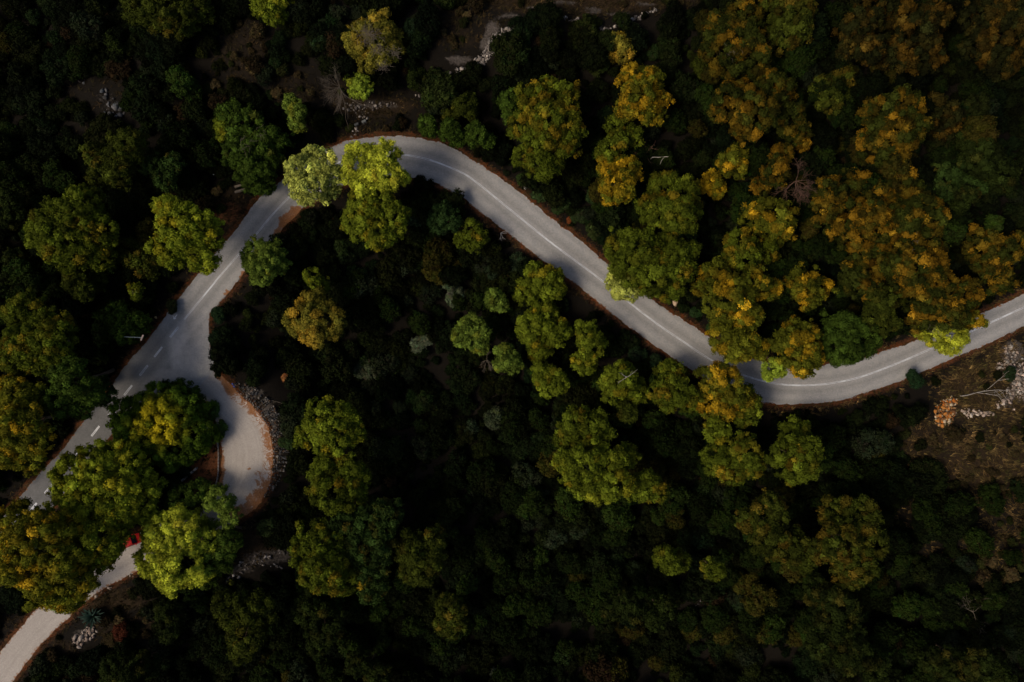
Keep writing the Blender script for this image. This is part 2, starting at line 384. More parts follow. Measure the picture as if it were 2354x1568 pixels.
# verge: a narrow ragged shelf of rust-coloured leaf litter beside the asphalt
t = NT('rusty_leaf_litter'); n2 = t.noise(.8, 5, .7); n3 = t.noise(5, 4, .8)
vc = t.ramp(n3, [(.32, (.008, .003, .001)), (.5, (.062, .016, .004)), (.66, (.13, .038, .010)), (.85, (.22, .12, .06))])
vc = t.mix(t.ramp(n2, [(.36, 0.0), (.6, .95)]), vc, t.ramp(n3, [(.3, (.006, .004, .002)), (.7, (.045, .026, .010))]))
M['verge'] = t.finish(vc, rough=.95, spec=.1, bump=n3, bstr=.7, bdist=.08)
def verge(ch, side, seed, wmin, wmax):
    n = normals2(ch) * side; wd = wmin + (wmax - wmin) * np.clip(.42 + .55 * snoise(ch, 6, seed, 2) + .45 * snoise(ch, 1.3, seed + 3, 3), 0, 1)
    a = ch - n * .12; m_ = ch + n * (wd * .45)[:, None]; b = ch + n * wd[:, None]; c = ch + n * (wd + .3)[:, None]
    k = len(ch); z = snoise(ch, 1.0, seed + 5, 2) * .02
    v = np.vstack([np.c_[a, np.full(k, -.012)], np.c_[m_, .035 + z], np.c_[b, z], np.c_[c, np.full(k, -.10)]])
    i = np.arange(k - 1); f = []
    for r_ in range(3):
        q = np.c_[i + r_ * k, i + 1 + r_ * k, i + 1 + (r_ + 1) * k, i + (r_ + 1) * k]
        f.append(q if side < 0 else q[:, ::-1])
    me = mesh_np('verge', v, [np.vstack(f)], smooth=True)
    o = link('verge', me, M['verge']); o['kind'] = 'structure'
def auto_verge(ch, poly, seed, a, b):
    k = len(ch) // 2; s_ = -1 if inpoly((ch[k] + normals2(ch)[k] * .8)[None], poly)[0] else 1
    verge(ch, s_, seed, a, b)
auto_verge(c_north, poly_main, 31, -.08, .75); auto_verge(c_sa, poly_main, 32, -.15, .3); auto_verge(c_sb, poly_main, 33, .2, .8); auto_verge(c_sc, poly_main, 34, .1, .4)
auto_verge(c_co, poly_curl, 35, .15, .5); auto_verge(c_ci, poly_curl, 36, .2, .8)

# ------------------------------------------------------------------ painted lines
t = NT('road_paint'); n1 = t.noise(2.2, 5, .75); n2 = t.noise(25, 2, .7)
M['paint'] = t.finish(t.mix(t.ramp(t.math('ADD', t.math('MULTIPLY', n1, .7), t.math('MULTIPLY', n2, .3)), [(.36, 0.0), (.52, 1.0)]), (.20, .20, .20), (.52, .54, .58)), rough=.7)
t = NT('worn_paint_between'); n1 = t.noise(.25, 4, .6); n2 = t.noise(25, 2, .7)
M['paint2'] = t.finish(t.mix(t.ramp(n1, [(.45, 0.0), (.6, 1.0)]), (.15, .15, .155), (.33, .35, .375)), rough=.75)
def ribbon_bm(p, off, wd, z):
    n = normals2(p); a = p + n * (off - wd / 2); b = p + n * (off + wd / 2); k = len(p)
    v = np.vstack([np.c_[a, np.full(k, z)], np.c_[b, np.full(k, z)]]); i = np.arange(k - 1)
    return v, np.c_[i, i + 1, i + 1 + k, i + k]
def flat(name, pieces, mat, parent):
    vs, fs, o = [], [], 0
    for v, f in pieces: vs.append(v); fs.append(f + o); o += len(v)
    v = np.vstack(vs); f = np.vstack(fs)
    a, b, c = v[f[:, 0]], v[f[:, 1]], v[f[:, 2]]
    cr = (b - a)[:, 0] * (c - a)[:, 1] - (b - a)[:, 1] * (c - a)[:, 0]
    f = np.where((cr < 0)[:, None], f[:, ::-1], f)
    return link(name, mesh_np(name, v, [f]), mat, parent)
i0 = np.linalg.norm(centre - np.array(P2W(184.3, 319.3)), axis=1).argmin()
solid = centre[i0:]
flat('centre_line', [ribbon_bm(solid, -.095, .042, .004), ribbon_bm(solid, .095, .042, .004)], M['paint'], road)
flat('worn_line_core', [ribbon_bm(solid, 0, .146, .004)], M['paint2'], road)
dash_c = [(174,332.4),(158.7,351.3),(144.2,369.8),(128.5,389.7),(111.8,410.5),(95.5,430.9),(79.8,450.7),(63.5,470),(48,489),(32.7,507.8),(17,527)]
first = None
for px, py in dash_c:
    k = np.linalg.norm(centre - np.array(P2W(px, py)), axis=1).argmin()
    d = centre[min(k + 3, len(centre) - 1)] - centre[k - 3]; d /= np.linalg.norm(d); n = np.array([-d[1], d[0]])
    c = centre[k]; L, Wd, e = 1.05, .15, .055
    if first is None:
        def rect(u0, u1, v0, v1, z=.004):
            return np.array([[u0, v0, z], [u1, v0, z], [u1, v1, z], [u0, v1, z]]), np.array([[0, 1, 2, 3]])
        pcs = [rect(-L, L, -Wd, -Wd + e), rect(-L, L, Wd - e, Wd), rect(-L, -L + e, -Wd + e, Wd - e), rect(L - e, L, -Wd + e, Wd - e)]
        first = flat('lane_dash', pcs, M['paint'], road)
        inner = flat('worn_dash_core', [rect(-L + e, L - e, -Wd + e, Wd - e)], M['paint2'], first)
        o = first
    else:
        o = first.copy(); S.collection.objects.link(o); o.parent = road
        c2 = inner.copy(); S.collection.objects.link(c2); c2.parent = o
    o.location = (c[0], c[1], 0); o.rotation_euler = (0, 0, math.atan2(d[1], d[0]))
def stroke(a, b, wd, z=.004):
    a = np.array(P2W(*a)); b = np.array(P2W(*b)); return ribbon_bm(np.array([a, b]), 0, wd, z)
flat('painted_arrow', [stroke((177.1,314.6),(173.9,318.5),.10), stroke((173.65,316.4),(173.75,319.0),.12,.005), stroke((173.9,319.1),(175.9,318.1),.12,.006)], M['paint'], road)

# ------------------------------------------------------------------ foliage
_ph = (1 + 5 ** .5) / 2
ICO_V = np.array([(-1, _ph, 0), (1, _ph, 0), (-1, -_ph, 0), (1, -_ph, 0), (0, -1, _ph), (0, 1, _ph), (0, -1, -_ph), (0, 1, -_ph), (_ph, 0, -1), (_ph, 0, 1), (-_ph, 0, -1), (-_ph, 0, 1)], float)
ICO_V /= np.linalg.norm(ICO_V[0])
ICO_F = np.array([(0, 11, 5), (0, 5, 1), (0, 1, 7), (0, 7, 10), (0, 10, 11), (1, 5, 9), (5, 11, 4), (11, 10, 2), (10, 7, 6), (7, 1, 8), (3, 9, 4), (3, 4, 2), (3, 2, 6), (3, 6, 8), (3, 8, 9), (4, 9, 5), (2, 4, 11), (6, 2, 10), (8, 6, 7), (9, 8, 1)])
def unit(a): return a / (np.linalg.norm(a, axis=-1, keepdims=True) + 1e-9)

def puffs_on(lobes, pr, r, zmin=-.25, ragged=.22):
    """tuft centres over the outer surface of a union of flattened balls; lobes: (x,y,z,rx,rz)"""
    C, Nn = [], []
    L = np.array(lobes)
    for i, (x, y, z, rr, rz) in enumerate(lobes):
        n = max(6, int(4 * math.pi * rr * rr * .62 / (pr * pr * 1.25)))
        k = np.arange(n) + .5; ph = np.arccos(1 - (1 - zmin) * k / n); th = math.pi * (1 + 5 ** .5) * k + r.uniform(0, 6)
        d = np.c_[np.cos(th) * np.sin(ph), np.sin(th) * np.sin(ph), np.cos(ph)]
        d = unit(d + r.normal(size=d.shape) * .10)
        # drooping sprays: radius varies in coarse lumps so the outline is uneven
        bump = 1 + ragged * snoise(d * rr + np.array([x, y, z]), rr * .9, r.randint(1e6), 2) + r.normal(size=n) * .05
        p = np.array([x, y, z]) + d * bump[:, None] * np.array([rr, rr, rz])
        keep = np.ones(n, bool)
        for j in range(len(L)):
            if j == i: continue
            q = (p - L[j, :3]) / np.array([L[j, 3], L[j, 3], L[j, 4]]) / .84
            keep &= (q ** 2).sum(1) > 1
        C.append(p[keep]); Nn.append(d[keep])
    return np.vstack(C), np.vstack(Nn)

def foliage(C, Nn, pr, nleaf, ll, lw, tint, r, name='crown', core=.74, jit=.14):
    """every tuft: a small dark core wrapped in leaf-sized faces; tint (n,3) per tuft"""
    n = len(C); s = r.uniform(.72, 1.25, n) * pr
    d = unit(r.normal(size=(n, nleaf, 3)))
    dot = (d * Nn[:, None]).sum(2); d = np.where((dot < -.25)[..., None], -d, d)
    rad = r.uniform(.72, 1.08, (n, nleaf, 1)) * s[:, None, None]
    p = C[:, None] + d * rad
    nrm = unit(d + r.normal(size=d.shape) * .42)
    up = unit(np.cross(nrm, r.normal(size=d.shape))); sd_ = np.cross(nrm, up)
    k = r.uniform(.7, 1.3, (n, nleaf, 1))
    a = up * ll * k; b = sd_ * lw * k
    v = np.stack([p - a, p - b, p + a, p + b], 2).reshape(-1, 3)
    q = np.arange(len(v)).reshape(-1, 4)
    lt = tint[:, None] * (1 + r.normal(size=(n, nleaf, 1)) * jit); lt = np.clip(lt, .0005, 1).reshape(-1, 3)
    rot = unit(r.normal(size=(n, 12, 3))) * .16
    cv = (C[:, None] + (ICO_V[None] + rot) * (s * core)[:, None, None]).reshape(-1, 3)
    cf = (ICO_F[None] + (np.arange(n) * 12)[:, None, None]).reshape(-1, 3) + len(v)
    ct = np.repeat(tint * .8, 20, 0)
    return mesh_np(name, np.vstack([v, cv]), [q, cf], np.vstack([lt, ct]))

def crown_mesh(lobes, r, tintf, sub=.40, pr=.34, nleaf=9, ll=.17, lw=.075, drop=0.0, zmin=-.18, ragged=.22):
    """lobes -> leaf clusters over each lobe -> tufts over each cluster -> single leaves; every cluster has a solid heart"""
    L = np.array(lobes); SC, SR, SN = [], [], []
    for i, (x, y, z, rr, rz) in enumerate(lobes):
        rs_ = max(.36, min(.70, rr * sub)); n = max(6, int(4.6 * rr * rr / (rs_ * rs_)))
        k = np.arange(n) + .5; ph = np.arccos(1 - (1 - zmin) * k / n); th = math.pi * (1 + 5 ** .5) * k + r.uniform(0, 6)
        d = unit(np.c_[np.cos(th) * np.sin(ph), np.sin(th) * np.sin(ph), np.cos(ph)] + r.normal(size=(n, 3)) * .16)
        bump = 1 - rs_ / rr * .62 + r.normal(size=n) * .06 + ragged * .55 * snoise(d * rr + [x, y, z], rr * 1.1, r.randint(1e6), 2) + .17 * snoise(d * rr + [x, y, z], 1.9, r.randint(1e6), 1)
        long_ = r.rand(n) < .13; bump = bump + long_ * r.uniform(.08, .3, n)      # a few boughs stick out
        p = np.array([x, y, z]) + d * bump[:, None] * np.array([rr, rr, rz])
        keep = np.ones(n, bool)
        for j in range(len(L)):
            if j != i:
                q_ = (p - L[j, :3]) / np.array([L[j, 3], L[j, 3], L[j, 4]]) / .72; keep &= (q_ ** 2).sum(1) > 1
        if drop: keep &= r.rand(n) > drop
        SC.append(p[keep]); SN.append(d[keep]); SR.append(rs_ * r.uniform(.62, 1.2, keep.sum()) * np.where(long_[keep], .7, 1))
    SC, SR, SN = np.vstack(SC), np.concatenate(SR), np.vstack(SN); n = len(SC)
    stint = tintf(SC, SR)
    # tufts
    cnt = np.maximum(6, (2 * math.pi * 1.25 * SR ** 2 / (pr * pr * 1.35)).astype(int)); idx = np.repeat(np.arange(n), cnt); m = len(idx)
    d = unit(r.normal(size=(m, 3))); dot = (d * unit(SN[idx] + [0, 0, .35])).sum(1); d = np.where((dot < -.2)[:, None], -d, d)
    pc = SC[idx] + d * (SR[idx] * r.uniform(.82, 1.08, m))[:, None] * [1, 1, .85]
    tt = stint[idx] * np.exp(r.normal(size=(m, 1)) * .10)
    e = unit(r.normal(size=(m, nleaf, 3)) + d[:, None] * .7)
    s_ = pr * r.uniform(.7, 1.25, (m, 1, 1))
    p = pc[:, None] + e * s_ * r.uniform(.35, .95, (m, nleaf, 1))
    ax = unit(e * .8 + r.normal(size=e.shape) * .65); nrm = unit(np.cross(ax, r.normal(size=e.shape))); sd_ = np.cross(ax, nrm)
    # leaves lie mostly over the tuft, a third stand out as needles
    flat_ = (r.rand(m, nleaf, 1) < .8); nf = unit(e * .5 + d[:, None] * .6 + r.normal(size=e.shape) * .36); af = unit(np.cross(nf, r.normal(size=e.shape)))
    ax = np.where(flat_, af, ax); sd_ = np.where(flat_, np.cross(nf, af), sd_)
    k = r.uniform(.65, 1.3, (m, nleaf, 1)); a_ = ax * ll * k; b_ = sd_ * lw * k
    v = np.stack([p - a_ - b_ * .5, p + a_ - b_ * .5, p + b_ * 1.45], 2).reshape(-1, 3); q_ = np.arange(len(v)).reshape(-1, 3)
    lt = np.clip(tt[:, None] * (1 + r.normal(size=(m, nleaf, 1)) * .08), .0004, 1).reshape(-1, 3)
    bumpv = 1 + r.normal(size=(n, 12, 1)) * .12
    cv = (SC[:, None] + ICO_V[None] * bumpv * (SR * .86)[:, None, None] * [1, 1, .85]).reshape(-1, 3)
    cf = (ICO_F[None] + (np.arange(n) * 12)[:, None, None]).reshape(-1, 3) + len(v)
    ct = np.repeat(stint * .85, 20, 0)
    return mesh_np('crown', np.vstack([v, cv]), [q_, cf], np.vstack([lt, ct]))

def tube(path, rad, sides=6, off=0):
    path = np.asarray(path, float); k = len(path); t_ = unit(np.gradient(path, axis=0))
    ref = np.array([0, 0, 1.]) if abs(t_[0, 2]) < .8 else np.array([1., 0, 0])
    u = unit(np.cross(t_, ref)); w_ = np.cross(t_, u)
    th = np.arange(sides) / sides * 2 * math.pi
    ring = np.cos(th)[None, :, None] * u[:, None] + np.sin(th)[None, :, None] * w_[:, None]
    v = (path[:, None] + ring * np.asarray(rad)[:, None, None]).reshape(-1, 3)
    i = np.arange(k - 1)[:, None] * sides; j = np.arange(sides)[None]; j2 = (j + 1) % sides
    f = np.stack([i + j, i + j2, i + sides + j2, i + sides + j], 2).reshape(-1, 4)
    return v, f + off
def tubes_mesh(name, tubes):
    vs, fs, o = [], [], 0
    for p, rd, sd_ in tubes:
        v, f = tube(p, rd, sd_, o); vs.append(v); fs.append(f); o += len(v)
    return mesh_np(name, np.vstack(vs), [np.vstack(fs)], smooth=True)
def bent(a, b, sag, r, k=6):
    a = np.array(a, float); b = np.array(b, float); t_ = np.linspace(0, 1, k)[:, None]
    p = a + (b - a) * t_; p += np.sin(t_ * math.pi) * r.normal(size=3) * sag; return p

PAL = {  # base leaf colour of each kind; drust and dim also paint the corner fade
 'lime': (.185, .205, .015), 'limepale': (.205, .225, .042), 'lime2': (.13, .175, .016), 'bright': (.085, .105, .007), 'yolive': (.060, .076, .0055),
 'gold': (.062, .066, .005), 'olive': (.040, .052, .004), 'dolive': (.021, .027, .003), 'ochre': (.085, .078, .010), 'amber': (.043, .048, .004),
 'rust': (.015, .019, .0025), 'drust': (.008, .009, .002), 'grn': (.062, .090, .012), 'bgreen': (.036, .062, .005), 'green': (.022, .038, .0045),
 'dgreen': (.014, .026, .005), 'dim': (.0085, .013, .0022), 'sparse': (.07, .10, .013), 'grnblue': (.012, .024, .006)}
WARM = {'lime': (.30, .25, .018), 'limepale': (.30, .28, .04), 'lime2': (.22, .20, .012), 'bright': (.20, .15, .006), 'yolive': (.14, .10, .005), 'gold': (.25, .145, .006),
 'olive': (.12, .075, .005), 'dolive': (.055, .035, .004), 'ochre': (.21, .125, .012), 'amber': (.24, .135, .006), 'rust': (.125, .066, .0045), 'drust': (.048, .026, .003),
 'grn': (.13, .12, .010), 'bgreen': (.30, .24, .008), 'green': (.05, .055, .008), 'dgreen': (.045, .035, .005), 'dim': (.03, .025, .004), 'sparse': (.16, .16, .03), 'grnblue': (.04, .05, .02)}
TREES = """
dolive|.2|12|dark olive pine cut by the top edge, above the dry brown slope|310,12,32 355,30,34 398,48,30 440,22,34 385,0,38 420,60,22
yolive|.3|11|small bright pine cut by the top edge between the olive pine and the grey-patched tree|606,8,28 640,14,28 622,30,20
dim|.0|8|small dim round tree alone in the dark scrub of the top left corner|258,92,18 268,108,14
ochre|.35|12|dome-shaped pine with grey dead twigs in its crown, above the hairpin bend|828,95,36 866,66,36 882,112,36 902,88,24 850,132,28 830,68,22
lime2|.1|8|small light green tree tucked below the grey-patched pine|812,172,20 826,196,22 836,208,14
grn|.15|10|narrow bright green tree standing alone left of the grey dead bush|670,234,18 682,258,18 682,286,16
green|.05|10|large dark green broad-leaved tree left of the top bend, thin pale twigs showing|530,262,30 560,296,42 600,338,46 582,388,42 622,318,28 545,345,30 600,420,26
yolive|.2|9|small yellow-green tree grown into the west side of the large broad-leaved tree|512,288,20 520,306,18
dolive|.25|12|dim olive pine high on the left, directly above the largest left-hand pine|236,382,34 288,336,38 270,398,28 212,352,24 310,322,22
dgreen|.15|10|small dull green tree left of the big broad-leaved tree, above the bright roadside pine|352,382,24 392,376,22 380,408,24
olive|.2|14|largest round olive pine on the left side of the picture, well away from the road|118,512,44 172,488,46 214,532,44 150,562,50 216,578,34 88,538,30 196,458,30 110,565,28
bright|.3|14|bright yellow-green pine leaning over the left edge of the straight road|380,476,26 418,522,48 458,532,44 398,562,44 458,582,38 472,608,20 392,500,30
dolive|.3|10|loose olive tree squeezed between the two big round pines left of the road|296,580,30 328,602,28 344,618,18
dolive|.1|10|small olive tree below the largest left-hand pine|178,648,30 214,646,24 190,670,18
yolive|.2|7|tiny yellow-green treetop with a bare twig left of the dark verge|312,664,15 310,680,10
olive|.25|18|broad olive pine near the left edge, level with the painted road arrow|58,720,44 108,760,44 58,792,50 118,802,38 38,822,38 140,752,24 80,830,26
green|.1|10|low dark green tree beside the grey lamp arm left of the road|264,732,36 306,748,28 284,764,24
dim|.1|11|dim green pine cut by the left edge level with the top of the straight road|0,420,32 24,470,28 10,500,22
gold|.45|21|tall golden-green pine cut by the left edge beside the dashed road|48,918,44 28,980,50 68,1002,40 58,1052,34 8,1030,44 20,900,30
green|.15|18|dark green tree right of the golden edge pine, close to the dashed road|158,868,40 200,902,32 138,922,34 182,940,22 150,840,26
dgreen|.2|8|wispy green sapling overhanging the verge just above the fourth dash|228,880,16 244,902,16 236,922,12
gold|.4|18|big golden pine in the bottom left corner, above the lower road|38,1198,44 92,1242,60 48,1292,54 130,1302,50 98,1342,48 152,1368,38 192,1332,30 20,1250,34
lime2|.1|9|light green treetop poking out over the lower road from the corner pine|134,1386,20 150,1370,16
bgreen|.05|8|deep green crown filling the wedge between dashed road and hairpin, its left side sunlit|300,960,44 388,950,56 440,990,50 398,1032,46 322,1012,42 450,932,30 360,910,30 286,990,30 345,990,40
green|.0|5.5|smaller dark green crown at the tip of the wedge where the roads split|392,906,30 418,902,26 430,925,20
bright|.3|13|big yellow-green crown leaning over the dashed road, below the deep green one|158,1088,38 226,1070,46 282,1058,40 198,1150,48 268,1130,46 312,1158,38 332,1108,30 148,1130,30 248,1180,34
yolive|.35|14|olive yellow crown directly left of the red car|182,1210,44 228,1242,44 180,1258,34 258,1205,38 236,1278,28 205,1290,22 266,1250,19 274,1226,12
lime|.05|12|brightest lime green crown, right of the red car above the lower road|370,1228,44 420,1210,42 348,1288,36 408,1288,52 448,1250,42 388,1328,34 452,1308,32
sparse|.0|9|thin green crown beside the lime one through which the pale hairpin surface shows|500,1150,30 530,1186,20 490,1222,28 518,1160,18
green|.1|9|dark green lower crown right of the lime crown, over the brown bank|496,1278,36 470,1320,26 526,1246,26 450,1140,34 412,1156,30
limepale|.05|13|pale lime crown on the top bend, left one of the bright pair over the road|690,388,30 738,378,32 718,428,38 756,430,24 690,440,22 718,356,22 672,410,18 752,398,28
lime|.1|14|lime yellow crown reaching over the top bend, right one of the pair on the road|828,368,36 880,358,34 850,408,42 888,400,32 924,408,16 812,395,26
yolive|.25|12|yellow-green crown hanging into the dark valley just below the pair on the top bend|832,458,32 872,468,38 900,492,32 822,508,34 862,532,34 900,530,24 932,488,10 840,490,30
grn|.1|9|rounded bright green tree on the right edge of the straight road, below the rust patches|588,574,24 620,588,30 600,622,28 572,604,16 640,608,22
yolive|.1|8|small ragged yellow-green tree just above the golden dome tree|714,636,18 734,658,18 722,650,14
ochre|.5|12|isolated golden ochre dome tree in the dark valley, right of the junction|718,700,32 698,738,36 746,738,36 720,764,28 682,750,18 766,754,18
yolive|.15|13|two-lobed yellow-green pine right of the stone bank of the hairpin|738,958,36 790,962,34 760,1002,40 804,996,26 698,1004,22
olive|.2|14|dense round pine directly below the two-lobed pine right of the hairpin|748,1090,38 800,1092,40 770,1132,46 816,1128,28 738,1130,28 772,1062,24
olive|.25|15|large billowy pine in the lower middle left, above the brown bank's right end|728,1250,44 700,1280,30 742,1312,46 790,1322,42 760,1278,40 720,1300,36
dgreen|.3|13|taller darker crown merging into the right side of the large billowy pine|800,1222,40 842,1210,38 880,1190,36 870,1240,40 848,1290,42 850,1352,32 822,1262,34
dolive|.15|12|dim round olive tree right of the large billowy pine in the lower middle|948,1260,36 990,1262,34 968,1308,38 938,1312,22 1002,1232,20
dolive|.3|9|single small olive tree surrounded by near-black scrub, bottom middle|1034,1402,28 1028,1434,30 1054,1430,18 1040,1380,12
dolive|.15|12|tall olive tree near the bottom, right of the narrow dark tree|528,1398,38 582,1410,38 560,1462,40 548,1502,22
dim|.2|11|dim olive tree near the bottom between the tall olive tree and the billowy pine|708,1402,36 748,1442,36 730,1480,28
dim|.1|9|narrow dark tree below the lower road near the rust-coloured brush|384,1408,24 390,1442,24 386,1464,14
dim|.1|10|dark tree cut by the bottom edge, right of the lower road|268,1540,36 328,1532,28 300,1560,26
dim|.2|9|faint olive treetops cut by the bottom edge in the left half|820,1530,24 866,1550,28
grn|.15|10|light green tree left of the central group of pines|1080,752,26 1060,774,22 1100,790,22 1112,762,14
grn|.1|8|small light green treetop above and left of the central group of pines|1136,690,20 1152,700,16
yolive|.15|7|uppermost pine of the central group, a thin tip reaching the road edge|1238,640,32 1268,658,28 1212,668,26 1224,614,11 1284,624,9
yolive|.25|9|tall middle pine of the central group with a ragged outline|1250,718,34 1224,758,34 1272,760,32 1240,798,28
grn|.15|9|low yellow-green treetop at the left foot of the central group|1160,818,26 1180,834,18 1150,840,14
yolive|.2|10|lowest pine of the central group, standing apart below it|1250,862,28 1278,880,26 1258,892,18
yolive|.2|9|narrow upright pine at the right of the central group below the road|1350,772,28 1362,800,24 1344,832,26 1380,786,14
yolive|.25|9|ragged yellow-green pine left of the three in a row under the lower bend|1428,872,32 1454,900,30 1410,902,22 1440,850,18 1392,880,14
dolive|.3|9|small olive treetop hanging below the ragged pine under the lower bend|1444,948,20 1434,930,14
olive|.35|9.7|middle pine of the row tucked under the lower bend of the road|1544,858,30 1562,900,34 1520,902,26 1590,918,26 1536,930,20
amber|.5|11|amber-tipped pine overhanging the outer side of the lower bend|1648,868,36 1682,900,36 1640,920,34 1642,850,10 1688,854,10 1672,938,24
olive|.3|11|green pine right of the amber-tipped one, touching the outside of the lower bend|1702,928,38 1730,930,20 1716,952,24
olive|.15|13|upper green crown of the big cluster below the central group|1330,980,38 1370,990,36 1352,1034,32 1302,1004,24
yolive|.25|14|broad lower crown of the big cluster below the central group|1342,1066,42 1398,1072,46 1440,1048,26 1368,1112,40 1418,1116,36 1318,1098,26 1300,1060,26
olive|.2|11|rounded olive tree at the lower right of the big central cluster|1488,1110,28 1510,1130,24 1480,1136,18
yolive|.3|9|small yellowish round tree above the two-lobed olive tree below the bend|1650,990,26 1636,980,14
olive|.35|12|two-lobed olive tree beneath the lower bend of the road|1652,1058,34 1712,1038,34 1728,1068,28 1690,1088,26 1704,1080,22
olive|.2|14|dense oval pine below the lowest point of the road|1830,1000,36 1820,1050,40 1850,1068,32 1824,1094,22 1864,1030,24
olive|.1|9|solitary round yellow-olive tree in the dark lower right woods, left one of two|1530,1282,24 1560,1288,22 1542,1302,18
olive|.2|9|solitary small olive tree in the dark lower right woods, right one of two|1628,1306,18 1652,1314,18
dolive|.45|14|wide olive pine with rust-tinted top, left half of the lower right pair|1758,1190,42 1720,1200,26 1778,1160,24 1770,1238,38 1812,1256,38 1838,1280,30
dolive|.5|15|large domed pine with orange tips, right half of the lower right pair|1926,1188,36 1978,1190,42 1996,1240,40 1940,1250,42 1968,1292,42 1952,1330,26 1892,1264,30
dim|.35|12|olive tree stretching down from the orange-tipped domed pine|1888,1368,32 1928,1390,32 1960,1410,20
dim|.3|12|broad dim pine at the lower right, below the stretched olive tree|1898,1450,36 1940,1472,42 1962,1512,38 1890,1490,26 2010,1532,30
dim|.3|12|dark olive pine cut by the bottom edge at the right|2148,1520,30 2210,1540,40 2262,1530,30 2296,1550,28
dim|.05|10|faint green tree in the darkness left of the solitary round tree|1440,1388,30 1410,1400,22 1462,1410,20
dim|.1|9|faint yellowish tree below and left of the solitary round tree|1500,1420,24 1530,1400,22
olive|.5|14|big domed pine above the middle of the road, well clear of it, upper half|1230,228,38 1290,230,38 1260,278,42 1310,288,30 1208,290,32 1240,322,32 1300,326,32 1262,198,22 1240,250,30
olive|.15|11|lower green crown attached under the big domed pine above the road|1204,360,26 1240,370,30 1276,378,18 1256,392,18
ochre|.6|10|small tree with an orange right side at the top, just below the rocky ledge|1422,98,22 1446,96,20 1408,118,20 1436,122,18
amber|.6|13|orange and green tree between the big domed pine and the dark right-hand woods|1448,178,28 1490,184,30 1468,220,34 1512,232,26 1440,252,24 1502,260,24 1480,248,24
olive|.25|11|yellow-green tree directly beneath the orange and green tree|1420,290,26 1450,310,24 1408,340,24 1384,348,14 1420,320,20
gold|.6|13|golden round tree left of the pine with the dark crevices, above the road|1402,382,28 1440,390,28 1420,420,36 1408,450,20 1436,440,22
olive|.3|14|big bushy pine right of the golden round tree above the road|1530,432,36 1570,440,36 1500,472,30 1560,490,38 1590,478,24 1520,502,30 1544,522,22
olive|.2|14|huge spreading green pine at the road's upper side, left part over the asphalt edge|1428,570,36 1478,572,40 1540,582,38 1450,612,40 1500,632,46 1560,620,34 1540,660,30 1588,572,20
limepale|.1|9.5|pale leafy bough hanging over the centre of the road from the huge spreading pine|1420,628,22 1436,656,24 1424,670,18 1410,648,16 1452,668,18
rust|.5|14|rust-tinted pine at the upper right with its bare limbs showing|1660,68,38 1668,118,44 1700,158,30 1650,92,30
rust|.4|14|dark pine right of the limb-showing rust pine, reaching the top edge|1708,38,40 1732,120,40 1716,80,32 1744,152,28
dolive|.0|10|small dark green tree under the left side of the upper right rust pine|1620,150,24 1640,172,20
dolive|.45|13|dark round pine cut by the top edge in the right half|1772,30,36 1820,38,40 1850,20,26 1800,80,32 1840,74,24
rust|.5|15|massive rust-brown pine group's main crown in the upper right woods|1690,230,44 1740,262,44 1790,232,40 1718,292,30 1660,252,28 1770,196,32
rust|.4|13|right shoulder crown beside the massive rust-brown pine|1812,270,34 1836,300,24 1800,200,24
rust|.6|12|small orange-tipped tree strung below the right shoulder of the rust pine|1838,326,22 1800,350,22 1780,400,26 1748,432,20 1792,378,20
amber|.4|10|round amber tree, small, left of the bare reddish snag|1688,370,30 1710,388,18 1672,388,16
gold|.7|9|small bright orange-gold round tree left of the round amber one|1636,414,24 1648,438,16 1622,424,14
amber|.5|13|orange-topped crown below the bare reddish snag, upper right of a pair|1740,500,34 1790,500,38 1802,528,26 1764,490,26
olive|.4|12|yellow-green crown below the orange-topped one, lower left of the pair|1700,562,32 1720,590,32 1762,576,28 1690,590,20
amber|.45|14|broad amber-green pine inside the curve, touching the upper road verge|1650,638,38 1690,680,42 1740,650,30 1660,700,36 1718,718,32 1772,662,22 1620,660,22
gold|.3|12|bright yellow crown hanging over the inner edge of the lower bend|1668,776,34 1706,788,34 1740,800,24 1690,806,22 1652,758,20
lime2|.1|9|small lime crown on the inner edge of the lower bend between two yellow ones|1778,850,22 1790,838,16 1766,862,12
amber|.45|13|yellow and green crown at the inside of the lower bend, right of the lime one|1820,790,34 1850,780,34 1850,828,34 1828,754,22 1870,818,20 1840,850,16
green|.05|12|dark green rounded tree inside the lower bend, right of the yellow crowns|1940,760,40 1980,780,40 1930,800,36 1900,790,22 1960,808,24
lime|.35|9|brilliant yellow bough spread over the road near the right edge|2148,768,24 2190,780,26 2130,758,20 2170,798,14 2210,772,14
dolive|.35|12|solitary round dark pine in the upper right woods with black gaps around it|1900,200,28 1940,190,32 1930,240,32 1910,228,26
drust|.5|14|dark rust pine cut by the top edge, second from the right corner|1970,62,36 2010,20,40 2000,110,30 2040,128,30 1950,110,24
drust|.55|14|dark rust pine cut by the top edge, next to the corner one|2060,30,42 2108,80,46 2130,130,36 2078,120,32 2150,40,34
drust|.5|14|dark rust pine in the top right corner|2278,30,44 2326,70,42 2260,100,38 2308,130,40 2336,10,30
rust|.45|14|broad dark pine with scattered orange tips in the middle of the right-hand woods|2030,260,42 2080,240,38 2058,308,44 2010,330,34 2098,290,34 2056,368,30
drust|.45|12|smaller orange-flecked pine right of the broad dark one in the right-hand woods|2150,252,34 2180,270,30 2168,310,26
dim|.05|13|nearly black green tree group at the right edge, uppermost of two|2230,310,34 2262,360,40 2300,400,38
dim|.1|12|dull green tree left of the uppermost black group at the right edge|2232,420,30 2200,470,22 2218,448,22
rust|.6|15|big orange-lit pine, left crown of the tight group in the right woods|1908,450,40 1960,432,44 1932,500,40 1898,480,26
